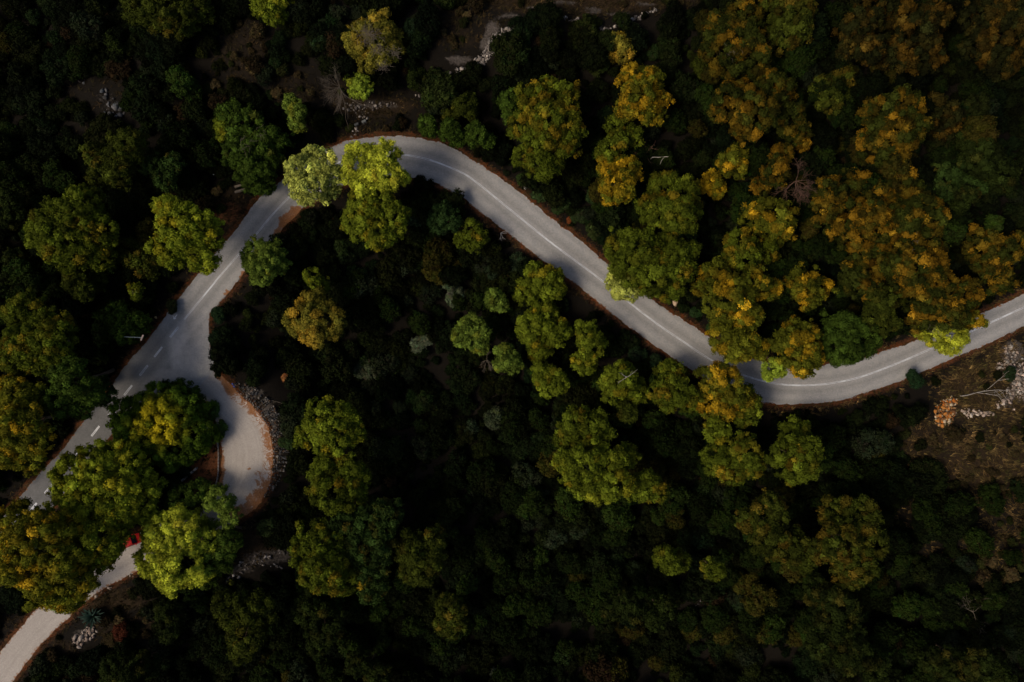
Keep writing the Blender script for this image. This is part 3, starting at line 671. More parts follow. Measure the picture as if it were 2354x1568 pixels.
rust|.65|15|big orange-lit pine, middle crown of the tight group in the right woods|2018,462,44 1980,528,46 2030,520,40 2000,490,30
rust|.5|14|orange-lit crown at the right of the tight group in the right woods|2078,430,38 2120,480,36 2150,500,26 2092,505,30
dgreen|.35|12|greenish pine at the upper right of the tight orange group|2180,400,36 2222,430,36 2168,440,22
rust|.45|13|olive and orange crown hanging below the tight orange group, left one|1990,588,40 2030,612,34 1970,640,34 2002,660,24
rust|.6|15|olive and orange crown hanging below the tight orange group, right one with pale twigs|2080,580,40 2128,560,40 2110,620,42 2150,602,30 2140,650,30 2088,650,30
amber|.5|11|amber and olive tree right of the broad amber-green pine inside the curve|1830,640,32 1878,660,30 1862,690,20 1850,662,26
rust|.6|13|orange-brown pine closest above the road near the right edge|2170,660,34 2218,680,36 2190,720,32 2140,700,30 2120,730,30
rust|.55|12|orange-flecked tree cut by the right edge above the road|2260,560,34 2308,580,32 2300,640,30 2340,560,22 2276,610,24
amber|.6|9|small orange bough reaching the road edge near the right border|2226,738,18 2248,734,14 2262,742,8
dolive|.2|11|dim olive tree in the dark pocket between the road and the tight orange group|2028,692,30 2060,672,26 2010,720,24 2040,740,26
dolive|.05|8|dull brown-green round bush-like tree below the rocky ledge|1068,238,22 1036,262,20 1080,256,16
green|.0|7|small green broad-leaved tree at the outer kerb of the top bend, leftmost of three|980,286,20 992,300,14
green|.0|7|mid green broad-leaved tree at the outer kerb of the top bend, middle one of three|1034,300,20 1052,316,18 1028,284,12
green|.0|7|mid green broad-leaved tree beside the road past the top bend, right one of three|1096,306,20 1120,322,16 1084,318,14
dim|.1|8|dull olive round tree on the dark slope between the rocky ledge and the grey-patched pine|958,168,20 966,190,18 948,184,12
green|.05|9|dark green tree left of the big domed pine above the road|1172,232,22 1178,262,22 1184,205,14
dim|.1|10|olive tree sunk in the dark left-hand woods above the golden corner pine|30,600,24 60,620,20 20,640,20
grnblue|.0|8|blue-green leafy tree in the valley directly under the top bend|1020,490,26 1008,515,20 1040,508,20
olive|.1|8|olive speckled tree close under the middle road, left of the pale roots|1080,530,26 1092,550,22 1064,548,18
"""
tree_spots = []
bendy = {}
for ti, line in enumerate(l for l in TREES.strip().splitlines() if l.strip()):
    key, au, hh, label, ls = line.split('|')
    au = float(au); hh = float(hh); r = np.random.RandomState(1000 + ti)
    lobes = []
    L = [tuple(float(c) for c in s.split(',')) for s in ls.split()]
    mx, my = np.mean([l[0] for l in L]), np.mean([l[1] for l in L])
    bx, by = V2W(mx, my, hh * .8)
    base_z = float(gz(bx, by)); 
    if base_z < -2: hh = hh + base_z * .45         # valley trees stand lower
    spread = max(15, max(math.hypot(l[0] - mx, l[1] - my) for l in L))
    for vx, vy, vr in L:
        edge = math.hypot(vx - mx, vy - my) / spread
        sc = 1.0
        rr = vr * V / K * (H - hh) / H * 1.09 * sc
        rz = rr * r.uniform(.85, 1.1)
        top = hh - edge ** 2 * (1.0 + .2 * hh) - r.uniform(0, 1.8)
        cz = top - rz; x, y = V2W(vx, vy, cz + rz * .35)
        lobes.append((x, y, cz, rr, rz))
    small = hh < 9.6
    b, wv = np.array(PAL[key]), np.array(WARM[key])
    def tintf(C, SR):
        nz = snoise(C, 3.0, 77 + ti, 3) * .46 + .5 + r.normal(size=len(C)) * .09
        m = .85 * sm(1 - au * .72 - .26, 1 - au * .72 + .30, nz)[:, None] if au > 0 else np.zeros((len(C), 1))
        if key == 'bgreen':   # sunlight painted in: only the side towards the dashed road is tinted yellow
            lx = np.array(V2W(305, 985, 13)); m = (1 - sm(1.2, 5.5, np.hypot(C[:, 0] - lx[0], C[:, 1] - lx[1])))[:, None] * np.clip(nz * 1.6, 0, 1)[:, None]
        tn = b * (1 - m) + wv * m
        return np.clip(tn * np.exp(r.normal(size=(len(C), 1)) * .32 + .38 * snoise(C, 2.0, 5 + ti, 2)[:, None]), .0006, 1)
    me = crown_mesh(lobes, r, tintf, sub=.27 if not small else .30, pr=.33 if not small else .29, nleaf=6,
                    ll=.145 if not small else .13, lw=.078 if not small else .07, drop=.45 if key == 'sparse' else (.3 if key == 'lime2' else .14 + .12 * r.rand()))
    gx_, gy_ = float(np.mean([l[0] for l in lobes])), float(np.mean([l[1] for l in lobes]))
    if float(gd(gx_, gy_)) < 1.2:              # a crown over the road: the trunk stands on the verge beside it
        best = None
        for a_ in np.linspace(0, 2 * math.pi, 36, endpoint=False):
            for q_ in np.arange(.5, 14, .5):
                xx, yy = gx_ + math.cos(a_) * q_, gy_ + math.sin(a_) * q_
                if float(gd(xx, yy)) > 1.2:
                    if best is None or q_ < best[0]: best = (q_, xx, yy)
                    break
        if best: gx_, gy_ = best[1], best[2]
    g0 = float(gz(gx_, gy_))
    root = empty('pine_tree' if 'pine' in label or 'crown' in label else 'tree', (gx_, gy_, g0), label, 'tree')
    off = np.array([gx_, gy_, g0])
    cr = link('crown', me, M['leaf'], root, (-gx_, -gy_, -g0))
    lobes_c = np.array([l[:3] for l in lobes]); mid = lobes_c.mean(0)
    tr_h = min(l[2] for l in lobes) * .75 + g0 * .25
    fork = np.array([gx_ * .6 + mid[0] * .4, gy_ * .6 + mid[1] * .4, max(tr_h, g0 + 1.5)])
    tb = [(bent((0, 0, -.3), fork - off, .15, r, 7), np.linspace(.11 + hh * .013, .08 + hh * .006, 7), 7)]
    for lc in lobes_c:
        tb.append((bent(fork - off - [0, 0, .2], lc - off, .3, r, 6), np.linspace(.05 + hh * .004, .035, 6), 5))
    link('trunk', tubes_mesh('trunk', tb), M['bark'], root)
    tree_spots.append((gx_, gy_, max(l[3] for l in lobes)))
    # bare twigs the photograph shows in a few crowns
    tw = {'grey dead twigs': [(846, 78, 27, 150), (868, 112, 16, 70), (905, 118, 14, 60), (878, 150, 14, 60)],
          'pale twigs': [(2108, 560, 12, 8)], 'bare limbs': [(1690, 120, 16, 9)], 'bare twig': [(306, 672, 9, 5)], 'thin pale twigs': [(560, 330, 26, 12), (600, 300, 20, 8)],
          'brilliant yellow': [(2150, 762, 20, 12)]}
    for ky, sets in tw.items():
        if ky in label and not (ky == 'pale twigs' and 'thin' in label):
            for (vx, vy, vr, cnt) in sets:
                zz = hh + .1; x, y = V2W(vx, vy, zz); rr = vr * V / K
                tbs = []
                for _ in range(cnt):
                    a_ = r.uniform(0, 6.28); e = np.array([math.cos(a_) * rr * r.uniform(.3, .8), math.sin(a_) * rr * r.uniform(.3, .8), r.uniform(-.3, .3)])
                    s0 = np.array([x + r.normal() * rr * .4, y + r.normal() * rr * .4, zz - .3])
                    tbs.append((bent(s0 - off, s0 + e - off, .12, r, 5), np.linspace(.022, .008, 5), 3))
                link('dead_twigs', tubes_mesh('dead_twigs', tbs), M['dead'], root)['kind'] = 'stuff'

# ------------------------------------------------------------------ shrubs: shared meshes, one object each
def shrub_mesh(seed, R0, hgt, pr, nl, ll=.13, lw=.07, kind=0):
    r = np.random.RandomState(seed); lobes = []
    for k in range(4 + seed % 3):
        a_ = r.uniform(0, 6.28); q_ = r.uniform(.15, .62) * R0; rr = R0 * r.uniform(.42, .6)
        lobes.append((math.cos(a_) * q_, math.sin(a_) * q_, hgt * r.uniform(.5, .72), rr, rr * .8))
    def tf(C, SR): return np.clip(np.exp(r.normal(size=(len(C), 1)) * .32) * (1 + .12 * r.normal(size=(len(C), 3))), .3, 2.2)
    return crown_mesh(lobes, r, tf, sub=.36, pr=pr, nleaf=5, ll=ll, lw=lw, drop=.1, zmin=-.2, ragged=.35)
SH = [shrub_mesh(40 + i, 1.9, 2.8, .27, 22) for i in range(6)]
stem_r = np.random.RandomState(3)
SH_STEM = tubes_mesh('stems', [(bent((0, 0, -.3), (stem_r.uniform(-.9, .9), stem_r.uniform(-.9, .9), 1.7), .1, stem_r, 5), np.linspace(.06, .02, 5), 4) for _ in range(5)])
SH_STEM.materials.append(M['bark'])
SHRUBS = [  # vx, vy, radius (v), colour, label
 (1030,640,24,(.045,.060,.030),'pale grey-green bush in the dark valley, upper one of two joined ones'),
 (1048,682,24,(.055,.072,.038),'pale grey-green bush in the dark valley, lower one of two joined ones'),
 (1022,600,16,(.020,.032,.014),'small grey-green bush above the two joined pale ones in the dark valley'),
 (970,794,26,(.050,.062,.035),'round grey-green bush alone left of the central group of pines'),
 (840,850,28,(.036,.044,.022),'grey-green bush below and right of the golden ochre dome tree'),
 (958,920,32,(.014,.026,.005),'smooth dark green round bush in the middle of the dark valley'),
 (1132,958,28,(.026,.034,.016),'greyish bush left of the big cluster below the central pines'),
 (1085,985,20,(.014,.022,.010),'small dim bush beside the greyish one in the lower valley'),
 (905,880,22,(.012,.020,.007),'dim green bush between the grey-green bush and the smooth dark one'),
 (920,935,18,(.014,.020,.007),'little dull bush touching the left side of the smooth dark round one'),
 (860,945,20,(.012,.016,.006),'dark bush just right of the two-lobed yellow-green pine'),
 (790,870,16,(.010,.018,.006),'small dark bush midway between the golden dome and the two-lobed pine'),
 (1010,520,26,(.014,.026,.010),'dark green bush under the bend, left of the speckled tree'),
 (960,500,22,(.010,.018,.008),'dark bush right of the yellow-green crown hanging into the valley'),
 (1130,620,22,(.012,.020,.008),'dark speckled bush left of the thin road-side pine tip'),
 (1180,600,24,(.014,.022,.009),'dark bush close below the straight middle of the road'),
 (1345,880,18,(.010,.024,.010),'blue-green bush between the narrow upright pine and the ragged pine'),
 (1470,810,22,(.010,.020,.007),'dark green bush just below the road at the start of the lower bend'),
 (1510,830,18,(.012,.022,.008),'small dark green bush against the outer edge of the lower bend'),
 (1290,700,16,(.012,.020,.006),'dark bush beside the road right of the thin pine tip'),
 (1600,1010,22,(.011,.022,.008),'dim green bush between the small hanging treetop and the two-lobed tree'),
 (1560,1020,20,(.010,.020,.007),'dim green bush left of the one below the lower bend row'),
 (1700,600,14,(.012,.022,.009),'small dark bush between the road-side giant pine and the orange pair'),
 (1640,745,18,(.018,.034,.008),'mid green bush at the road edge between giant pine and yellow crown'),
 (1600,715,14,(.012,.026,.007),'little green bush where the road leaves the giant pine'),
 (1204,412,18,(.020,.036,.008),'green roadside bush above the upper third of the middle road'),
 (1225,385,18,(.018,.034,.009),'green bush between the lower green crown and the road'),
 (1250,440,22,(.020,.034,.010),'green bush on the bank above the road, left of the golden tree'),
 (1290,470,20,(.016,.028,.007),'olive bush on the bank above the road, below the golden tree'),
 (1330,500,20,(.015,.024,.007),'dark bush on the bank left of the big bushy pine'),
 (1360,450,18,(.016,.030,.008),'small green bush directly under the golden tree'),
 (1370,530,20,(.018,.026,.006),'olive bush just above the huge spreading pine by the road'),
 (1385,505,12,(.050,.062,.010),'tiny light green bush above the huge spreading pine by the road'),
 (2020,300,18,(.006,.010,.003),'very dark bush left of the broad dark pine in the right-hand woods'),
 (1200,205,18,(.018,.036,.010),'green bush left of the top of the big domed pine'),
 (1210,100,16,(.012,.028,.009),'small blue-green bush in the dark just below the rocky ledge'),
 (735,100,20,(.012,.024,.008),'dark green bush left of the grey-patched pine, upper of two'),
 (740,55,16,(.012,.022,.008),'dark green bush left of the grey-patched pine, lower-set small one near the top'),
 (940,60,18,(.008,.016,.006),'dark bush right of the grey-patched pine near the top edge'),
 (388,705,16,(.010,.014,.004),'dark bush on the verge left of the straight road'),
 (485,945,18,(.040,.070,.014),'light green bush at the hairpin, uppermost of those on the wedge tip'),
 (500,985,20,(.034,.062,.012),'light green bush bulging over the inner edge of the hairpin beside white boulders'),
 (500,720,18,(.008,.018,.006),'dark bush filling the corner where the side road turns off'),
 (496,780,20,(.007,.015,.005),'dark bush on the outer corner above the rust-coloured verge'),
 (615,1215,26,(.022,.034,.009),'green bush on the brown bank below the hairpin'),
 (655,1225,18,(.020,.024,.008),'dull olive bush right of the green one on the brown bank'),
 (655,1020,16,(.016,.030,.008),'small green bush right of the hairpin stone bank'),
 (1860,1010,14,(.012,.024,.007),'small green bush right of the oval pine below the road'),
 (1975,1020,16,(.014,.022,.006),'upright green bush in the dark area below the road bend'),
 (1940,1005,14,(.022,.030,.008),'yellowish green bush below the rust verge of the lower bend'),
 (1990,1085,18,(.010,.018,.005),'dull bush in the dark ground below the two small green bushes'),
 (2105,868,22,(.008,.020,.007),'dark green spiky bush between the road and the orange rubble'),
 (2330,860,14,(.010,.018,.006),'dark bush cut by the right edge above the white scree'),
 (2225,1310,26,(.007,.012,.005),'faint grey bush in the dark lower right corner area'),
 (1140,1555,18,(.022,.028,.020),'grey-green bush at the bottom edge, centre'),
 (2320,1450,22,(.008,.014,.006),'dim bush near the right edge low in the picture'),
 (1330,1210,24,(.012,.018,.007),'speckled dark bush below the big central cluster, left'),
 (1270,1230,26,(.012,.018,.008),'grey speckled bush in the dark lower middle'),
 (1240,1130,20,(.014,.020,.008),'dull bush left of the broad lower crown of the big cluster'),
 (1545,1205,22,(.010,.016,.005),'olive bush above the two solitary round trees'),
 (1585,1240,20,(.012,.016,.004),'small olive bush just above the left solitary round tree'),
 (1700,1385,24,(.010,.018,.006),'dark green bush left of the stretched olive tree'),
 (1455,1305,20,(.008,.014,.005),'very dark bush left of the two solitary round trees'),
]
for i, (vx, vy, vr, c, lab) in enumerate(SHRUBS):
    x, y, z = at(vx * V, vy * V, 1.5)
    if gd(x, y) < .8 and 'hairpin' not in lab: z = 0.0
    s = vr * V / K / 1.75
    root = empty('shrub', (x, y, z - .1), lab, 'bush', 'bushes picked out from the dark scrub')
    root.rotation_euler = (0, 0, i * 2.39); root.scale = (s, s * (1 + .12 * math.sin(i * 1.7)), s * (.85 + .2 * math.cos(i)))
    o = link('foliage', SH[i % 6], None, root); 
    if not SH[i % 6].materials: SH[i % 6].materials.append(M['shrub'])
    o.color = (*c, 1); link('stems', SH_STEM, None, root)

# ------------------------------------------------------------------ the scrub that covers the slopes: one uncountable mass
under = bpy.data.collections.new('scrub_sources')
for i in range(6):
    me = shrub_mesh(80 + i, 1.5, 2.1, .27, 18, .13, .06); me.materials.append(M['scrub'])
    under.objects.link(bpy.data.objects.new('scrub_source', me))
def gn_scatter(name, pts, attrs, coll):
    me = bpy.data.meshes.new(name); me.vertices.add(len(pts)); me.vertices.foreach_set('co', pts.astype(np.float32).ravel())
    for k, v in attrs.items():
        if k == 'itint':
            a = me.attributes.new(k, 'FLOAT_COLOR', 'POINT'); c = np.ones((len(pts), 4), np.float32); c[:, :3] = v; a.data.foreach_set('color', c.ravel())
        elif v.ndim == 2:
            a = me.attributes.new(k, 'FLOAT_VECTOR', 'POINT'); a.data.foreach_set('vector', v.astype(np.float32).ravel())
        else:
            a = me.attributes.new(k, 'FLOAT', 'POINT'); a.data.foreach_set('value', v.astype(np.float32))
    o = link(name, me); o['kind'] = 'stuff'
    g = bpy.data.node_groups.new(name, 'GeometryNodeTree')
    g.interface.new_socket('Geometry', in_out='INPUT', socket_type='NodeSocketGeometry')
    g.interface.new_socket('Geometry', in_out='OUTPUT', socket_type='NodeSocketGeometry')
    N = g.nodes.new; gi = N('NodeGroupInput'); go = N('NodeGroupOutput')
    ip = N('GeometryNodeInstanceOnPoints'); ci = N('GeometryNodeCollectionInfo')
    ci.inputs['Collection'].default_value = coll; ci.inputs['Separate Children'].default_value = True; ci.inputs['Reset Children'].default_value = True
    ip.inputs['Pick Instance'].default_value = True
    def na(nm, typ):
        q = N('GeometryNodeInputNamedAttribute'); q.data_type = typ; q.inputs['Name'].default_value = nm; return q.outputs['Attribute']
    g.links.new(gi.outputs[0], ip.inputs['Points']); g.links.new(ci.outputs[0], ip.inputs['Instance'])
    g.links.new(na('rot', 'FLOAT_VECTOR'), ip.inputs['Rotation']); g.links.new(na('scl', 'FLOAT_VECTOR'), ip.inputs['Scale'])
    g.links.new(ip.outputs[0], go.inputs[0])
    md = o.modifiers.new('scatter', 'NODES'); md.node_group = g
    return o
q = np.c_[rs.uniform(-106, 106, 16500), rs.uniform(-76, 76, 16500)]
CLEAR = [(a, b, c * 1.5 + 4, d * 1.5 + 5, 1) for a, b, c, d, _w in ROCKY] + [(938, 404, 26, 22, 1), (484, 62, 22, 20, 1)]
dq = gd(q[:, 0], q[:, 1]); open_ = np.maximum.reduce([blobw(q, DRY) * .62, blobw(q, CLEAR), blobw(q, RUST)])
nzq = snoise(q, 11, 91, 3)
left = (q[:, 0] < -22) & (q[:, 1] > 2)      # the left-hand slope is sparser
keep = (dq > 1.25) & (rs.rand(len(q)) > open_ * 1.35) & (nzq > np.where(left, -.75, -1.0)) 
# nothing tall right beside the left/upper verge of the straight road
keep &= ~((polydist(q, c_north[(c_north[:, 0] > P2W(120, 0)[0]) & (c_north[:, 0] < P2W(330, 0)[0])]) < 3.0) & (rs.rand(len(q)) < .85))
q = q[keep]; dq = dq[keep]; n = len(q); indry = blobw(q, DRY) > .3
sc = np.clip(np.exp(rs.normal(size=n) * .38) * .72, .3, 1.6) * (1 + .35 * snoise(q, 9, 93, 2)) * np.where(dq < 2.2, .55, 1.0)
rot = np.c_[rs.normal(size=(n, 2)) * .12, rs.uniform(0, 6.28, n)]
hue = snoise(q, 15, 95, 2)
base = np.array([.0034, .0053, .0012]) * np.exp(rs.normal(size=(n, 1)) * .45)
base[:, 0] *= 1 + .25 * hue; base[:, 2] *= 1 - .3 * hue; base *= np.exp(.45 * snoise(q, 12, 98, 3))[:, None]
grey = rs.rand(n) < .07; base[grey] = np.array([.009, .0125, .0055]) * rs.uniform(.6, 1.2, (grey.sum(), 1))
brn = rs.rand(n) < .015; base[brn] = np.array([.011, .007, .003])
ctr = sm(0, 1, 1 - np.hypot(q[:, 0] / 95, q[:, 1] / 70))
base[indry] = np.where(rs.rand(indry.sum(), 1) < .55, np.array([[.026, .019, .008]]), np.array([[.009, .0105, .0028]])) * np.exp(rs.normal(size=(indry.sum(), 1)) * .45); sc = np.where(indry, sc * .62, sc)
pts = np.c_[q, gz(q[:, 0], q[:, 1]) - .25]
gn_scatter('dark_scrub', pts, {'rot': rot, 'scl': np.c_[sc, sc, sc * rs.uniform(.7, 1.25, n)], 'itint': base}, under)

mid = bpy.data.collections.new('understorey_sources')
for i in range(5):
    me = shrub_mesh(120 + i, 2.5, 4.6, .33, 18, .17, .085); me.materials.append(M['scrub'])
    mid.objects.link(bpy.data.objects.new('understorey_source', me))
X, Y = np.meshgrid(np.arange(-104, 104, 3.4), np.arange(-74, 74, 3.4))
q2 = np.c_[X.ravel(), Y.ravel()] + rs.uniform(-1.5, 1.5, (X.size, 2)); d2 = gd(q2[:, 0], q2[:, 1])
reg = blobw(q2, [(790,200,220,170,.62),(960,80,110,90,.35),(650,440,170,110,.8),(50,330,140,190,.7),(860,570,170,120,.75),(330,600,140,90,.6),(560,610,220,90,.45),(610,210,80,70,.9),(200,130,60,60,.5),(60,60,110,50,.3),(420,290,120,60,.35),(850,330,110,40,1)])
k2 = (d2 > 3.0) & (rs.rand(len(q2)) < reg) & (rs.rand(len(q2)) > np.maximum(blobw(q2, DRY), blobw(q2, CLEAR)) * 1.5)
q2 = q2[k2]; n2_ = len(q2); b2 = np.array([.0056, .0100, .0015]) * np.exp(rs.normal(size=(n2_, 1)) * .5)
gold_ = rs.rand(n2_) < .16; b2[gold_] = np.array([.022, .020, .003]) * rs.uniform(.5, 1.3, (gold_.sum(), 1))
s2 = rs.uniform(.55, 1.15, n2_) * np.clip((d2[k2] - 1) / 3.5, .5, 1)
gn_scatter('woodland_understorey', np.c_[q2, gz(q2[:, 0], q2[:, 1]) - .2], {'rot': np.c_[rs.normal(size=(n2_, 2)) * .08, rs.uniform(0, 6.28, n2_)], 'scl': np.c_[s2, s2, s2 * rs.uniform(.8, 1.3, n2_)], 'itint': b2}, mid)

# dry grass: tufts of thin blades, one mass
t = NT('dry_grass'); oi = t.attr('tint', 'Color')
M['grass'] = t.finish(oi, rough=.8, spec=.1, transl=.15)
X, Y = np.meshgrid(np.arange(-92, 92, .36), np.arange(-62, 62, .36))
q = np.c_[X.ravel(), Y.ravel()] + rs.uniform(-.2, .2, (X.size, 2))
_g = gd(q[:, 0], q[:, 1]); wd = np.maximum.reduce([blobw(q, DRY), blobw(q, RUST) * .3, .55 * (1 - sm(.8, 2.2, _g))]) * (1 - blobw(q, ROCKY) * .8)
keep = (_g > .25) & (rs.rand(len(q)) < wd * (.75 + .3 * snoise(q, 5, 61, 3))); q = q[keep]; n = len(q)
nb = 6; z = gz(q[:, 0], q[:, 1])
flow = snoise(q, 7, 62, 2)[:, None] * 3 + rs.normal(size=(n, nb)) * .8
bl = rs.uniform(.3, .95, (n, nb)); el = rs.uniform(.25, 1.2, (n, nb))
p0 = np.c_[q, z][:, None] + np.stack([rs.uniform(-.15, .15, (n, nb)), rs.uniform(-.15, .15, (n, nb)), np.full((n, nb), -.02)], 2)
dr = np.stack([np.cos(flow) * np.cos(el), np.sin(flow) * np.cos(el), np.sin(el)], 2) * bl[..., None]
sdv = np.stack([-np.sin(flow), np.cos(flow), np.zeros_like(flow)], 2) * .045
v = np.stack([p0 - sdv, p0 + sdv, p0 + dr], 2).reshape(-1, 3); f = np.arange(len(v)).reshape(-1, 3)
mixw = (snoise(q, 4, 63, 3) * .5 + .5)[:, None, None]
tn = np.array([.105, .064, .024]) * (1 - mixw) + np.array([.030, .028, .007]) * mixw
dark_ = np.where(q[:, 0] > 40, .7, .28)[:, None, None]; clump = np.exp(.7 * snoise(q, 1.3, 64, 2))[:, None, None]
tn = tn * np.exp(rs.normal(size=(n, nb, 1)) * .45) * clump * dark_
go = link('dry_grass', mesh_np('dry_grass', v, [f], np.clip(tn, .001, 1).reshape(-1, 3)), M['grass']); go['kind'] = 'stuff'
print('grass', n, 'scrub', len(pts))

# ------------------------------------------------------------------ stones
t = NT('limestone'); n1 = t.noise(7, 5, .7)
M['stone'] = t.finish(t.mix(1.0, t.attr('tint', 'Color'), t.ramp(n1, [(.3, .55), (.55, 1.0), (.8, 1.35)]), 'MULTIPLY'), rough=.9, spec=.15, bump=n1, bstr=.5, bdist=.04)
def stone_geo(c, s, r, flat_=.6):
    """c (n,3), s (n,) -> angular stones of 20 faces"""
    n = len(c); v = ICO_V[None] * (1 + r.normal(size=(n, 12, 1)) * .26) + r.normal(size=(n, 12, 3)) * .14
    sx = np.stack([r.uniform(.7, 1.3, n), r.uniform(.55, 1.0, n), r.uniform(.35, .8, n) * flat_ / .6], 1)[:, None]
    v = v * sx; a_ = r.uniform(0, 6.28, n); ca, sa = np.cos(a_)[:, None], np.sin(a_)[:, None]
    tl = r.normal(size=(n, 1)) * .35
    v = np.stack([v[..., 0] * ca - v[..., 1] * sa, v[..., 0] * sa + v[..., 1] * ca, v[..., 2] + v[..., 0] * tl], 2) * s[:, None, None]
    v = v + c[:, None]
    f = (ICO_F[None] + (np.arange(n) * 12)[:, None, None]).reshape(-1, 3)
    return v.reshape(-1, 3), f
def rubble(label, name, cat, spots, cols, seed, big=8, smin=.10, smax=.45, dens=2.2, bigmax=.8, lift=.0, group=None):
    """spots: ellipses (px,py,rx,ry) in photograph pixels; cols: list of stone colours"""
    r = np.random.RandomState(seed); P_ = []
    for px, py, rx, ry in spots:
        n = max(4, int(math.pi * rx * ry / K / K * dens * 3))
        a_ = r.uniform(0, 6.28, n); k = r.rand(n) ** .6
        P_.append(np.c_[px + np.cos(a_) * k * rx, py + np.sin(a_) * k * ry])
    P_ = np.vstack(P_); g = np.array([at(*p) for p in P_])
    g = g[gd(g[:, 0], g[:, 1]) > .25] if (gd(g[:, 0], g[:, 1]) > .25).sum() > 3 else g
    s = smin + (smax - smin) * r.rand(len(g)) ** 2.6
    cidx = r.randint(0, len(cols), len(g)); cc = np.array(cols)[cidx] * np.exp(r.normal(size=(len(g), 1)) * .3)
    cxy = g[:, :2].mean(0); zz = float(gz(*cxy)); root = empty(name, (cxy[0], cxy[1], zz), label, cat, group)
    g2 = g - [cxy[0], cxy[1], zz]; g2[:, 2] += s * .25 + lift
    v, f = stone_geo(g2, s, r); me = mesh_np('rubble', v, [f], np.repeat(np.clip(cc, .003, .9), 20, 0))
    link('rubble', me, M['stone'], root)['kind'] = 'stuff'
    for k in range(big):
        i = r.randint(len(g)); s1 = r.uniform(smax * .8, bigmax * .72)
        v, f = stone_geo(np.zeros((1, 3)), np.array([s1]), r)
        o = link('stone', mesh_np('stone', v, [f], np.repeat(np.clip(np.array(cols)[r.randint(len(cols))][None] * 1.1, 0, .9), 20, 0)), M['stone'], root)
        o.location = g2[i] + [0, 0, s1 * .15]
    return root
LIME = [(.16, .14, .125), (.10, .085, .075), (.20, .175, .155), (.06, .05, .045)]
DARKR = [(.055, .048, .045), (.085, .076, .068), (.125, .108, .095), (.03, .026, .022)]
ledge = resample(np.array([(470,67),(482,61),(488,55),(491,47),(494,39),(503,33),(515,29.5),(532.6,22.5),(548,18),(562,17.5),(582,22),(600,28),(615,27),(631,21.5),(643,15),(653,10.5)], float), 3.2)
ledge += np.c_[snoise(ledge, 9, 401, 2), snoise(ledge, 9, 402, 2)] * 1.4
rubble('pale rocky ledge crossing the brown slope at the top, right of the grey-patched pine', 'rock_ledge', 'rock',
       [(a, b, 2.6 + 1.6 * math.sin(i * 1.9) + (3.2 if 478 < a < 515 else 0), 1.7 + .9 * math.cos(i * 2.3) + (2.0 if 478 < a < 515 else 0)) for i, (a, b) in enumerate(ledge)], DARKR[:3] + LIME[:3], 11, big=26, smin=.06, smax=.32, dens=6.5, bigmax=.8)
rubble('small rocky outcrop between the grey-patched pine and the long ledge', 'rock_ledge', 'rock', [(462,70,7,3), (453,74,6,3), (444,84,8,2.4), (432,90,9,2), (421,95,6,1.5)], DARKR[:3] + LIME[:3], 12, big=8, smin=.06, dens=6, smax=.28, bigmax=.6)
rubble('stony strip above the top bend beside the grey dead bush', 'rock_ledge', 'rock', [(352,107,9,5), (372,106,10,4), (388,104,10,2), (360,113,10,5)], LIME, 13, big=6, dens=2.6, smin=.06, smax=.26, bigmax=.5)
rubble('stones spilling down to the kerb of the top bend', 'fallen_rocks', 'rocks', [(356,131,4,6), (352,138,7,2), (364,120,8,4)], LIME, 14, big=4, dens=1.3, smax=.3, bigmax=.5)
rubble('faint grey rock patch in the dark upper left', 'rock_outcrop', 'rock', [(106,92,4,7), (113,103,8,6), (108,112,6,4), (121,112,5,6)], [(.035, .04, .045), (.06, .06, .062), (.02, .02, .02)], 15, big=8, dens=1.1, smax=.5, bigmax=.9)
rubble('very faint stones at the far left edge near the top', 'rock_outcrop', 'rock', [(30,85,14,4), (85,81,6,3), (50,95,18,4)], [(.025, .026, .028), (.04, .034, .03)], 16, big=2, dens=.5, smax=.35, bigmax=.5)
rubble('pile of orange and cream rocks on the bank below the road at the right', 'rubble_pile', 'rubble', [(945,411,11,11), (950,402,8,6), (943,420,9,7)], [(.20, .115, .050), (.22, .090, .020), (.26, .205, .135), (.22, .065, .008), (.09, .04, .015)], 17, big=30, dens=6.5, smin=.07, smax=.34, bigmax=.75, lift=.1)
rubble('trail of cream stones running right from the orange rubble pile', 'rubble_trail', 'rubble', [(965,413,10,5), (978,413,10,3), (988,414,7,2), (999,405,6,4)], [(.26, .20, .16), (.16, .12, .09), (.33, .28, .23)], 18, big=10, dens=2.2, smax=.35, bigmax=.5)
rubble('white scree cut by the right edge below the road', 'scree', 'rubble', [(1010,354,7,11), (1004,367,9,9), (1018,372,10,14), (1020,388,9,12), (1012,393,8,7), (1034,392,12,18), (1007,399,7,4)], [(.19, .17, .15), (.11, .088, .07), (.21, .16, .13), (.06, .045, .035)], 19, big=30, dens=6.0, smin=.07, smax=.34, bigmax=.75)
rubble('pinkish boulder pair just below the white scree', 'boulder', 'rock', [(1012.5,410,2.5,1.5), (1009,401,2,1.5)], [(.26, .2, .165)], 20, big=2, dens=.8, smax=.3, bigmax=.8)
rubble('grey scree on the brown bank running right from under the lime crown', 'scree', 'rubble', [(244,567,6,6), (262,560,14,5), (285,550,12,6), (298,543,8,6), (276,566,8,3), (228,577,12,4)], DARKR + [(.16, .15, .15)], 21, big=12, dens=1.8, smax=.35, bigmax=.6)
rubble('pile of pale rocks below the lower road beside a dark palm-like plant', 'rubble_pile', 'rubble', [(78,641,7,6), (86,634,9,6), (92,630,6,5)], [(.14, .105, .085), (.08, .06, .05), (.20, .165, .14)], 22, big=12, dens=2.6, smax=.4, bigmax=.65)
rubble('few faint stones right of the pale rock pile low at the left', 'fallen_rocks', 'rocks', [(132,647,7,3), (127,650,4,2)], [(.05, .05, .052), (.09, .085, .085)], 23, big=2, dens=.9, smax=.3, bigmax=.4)
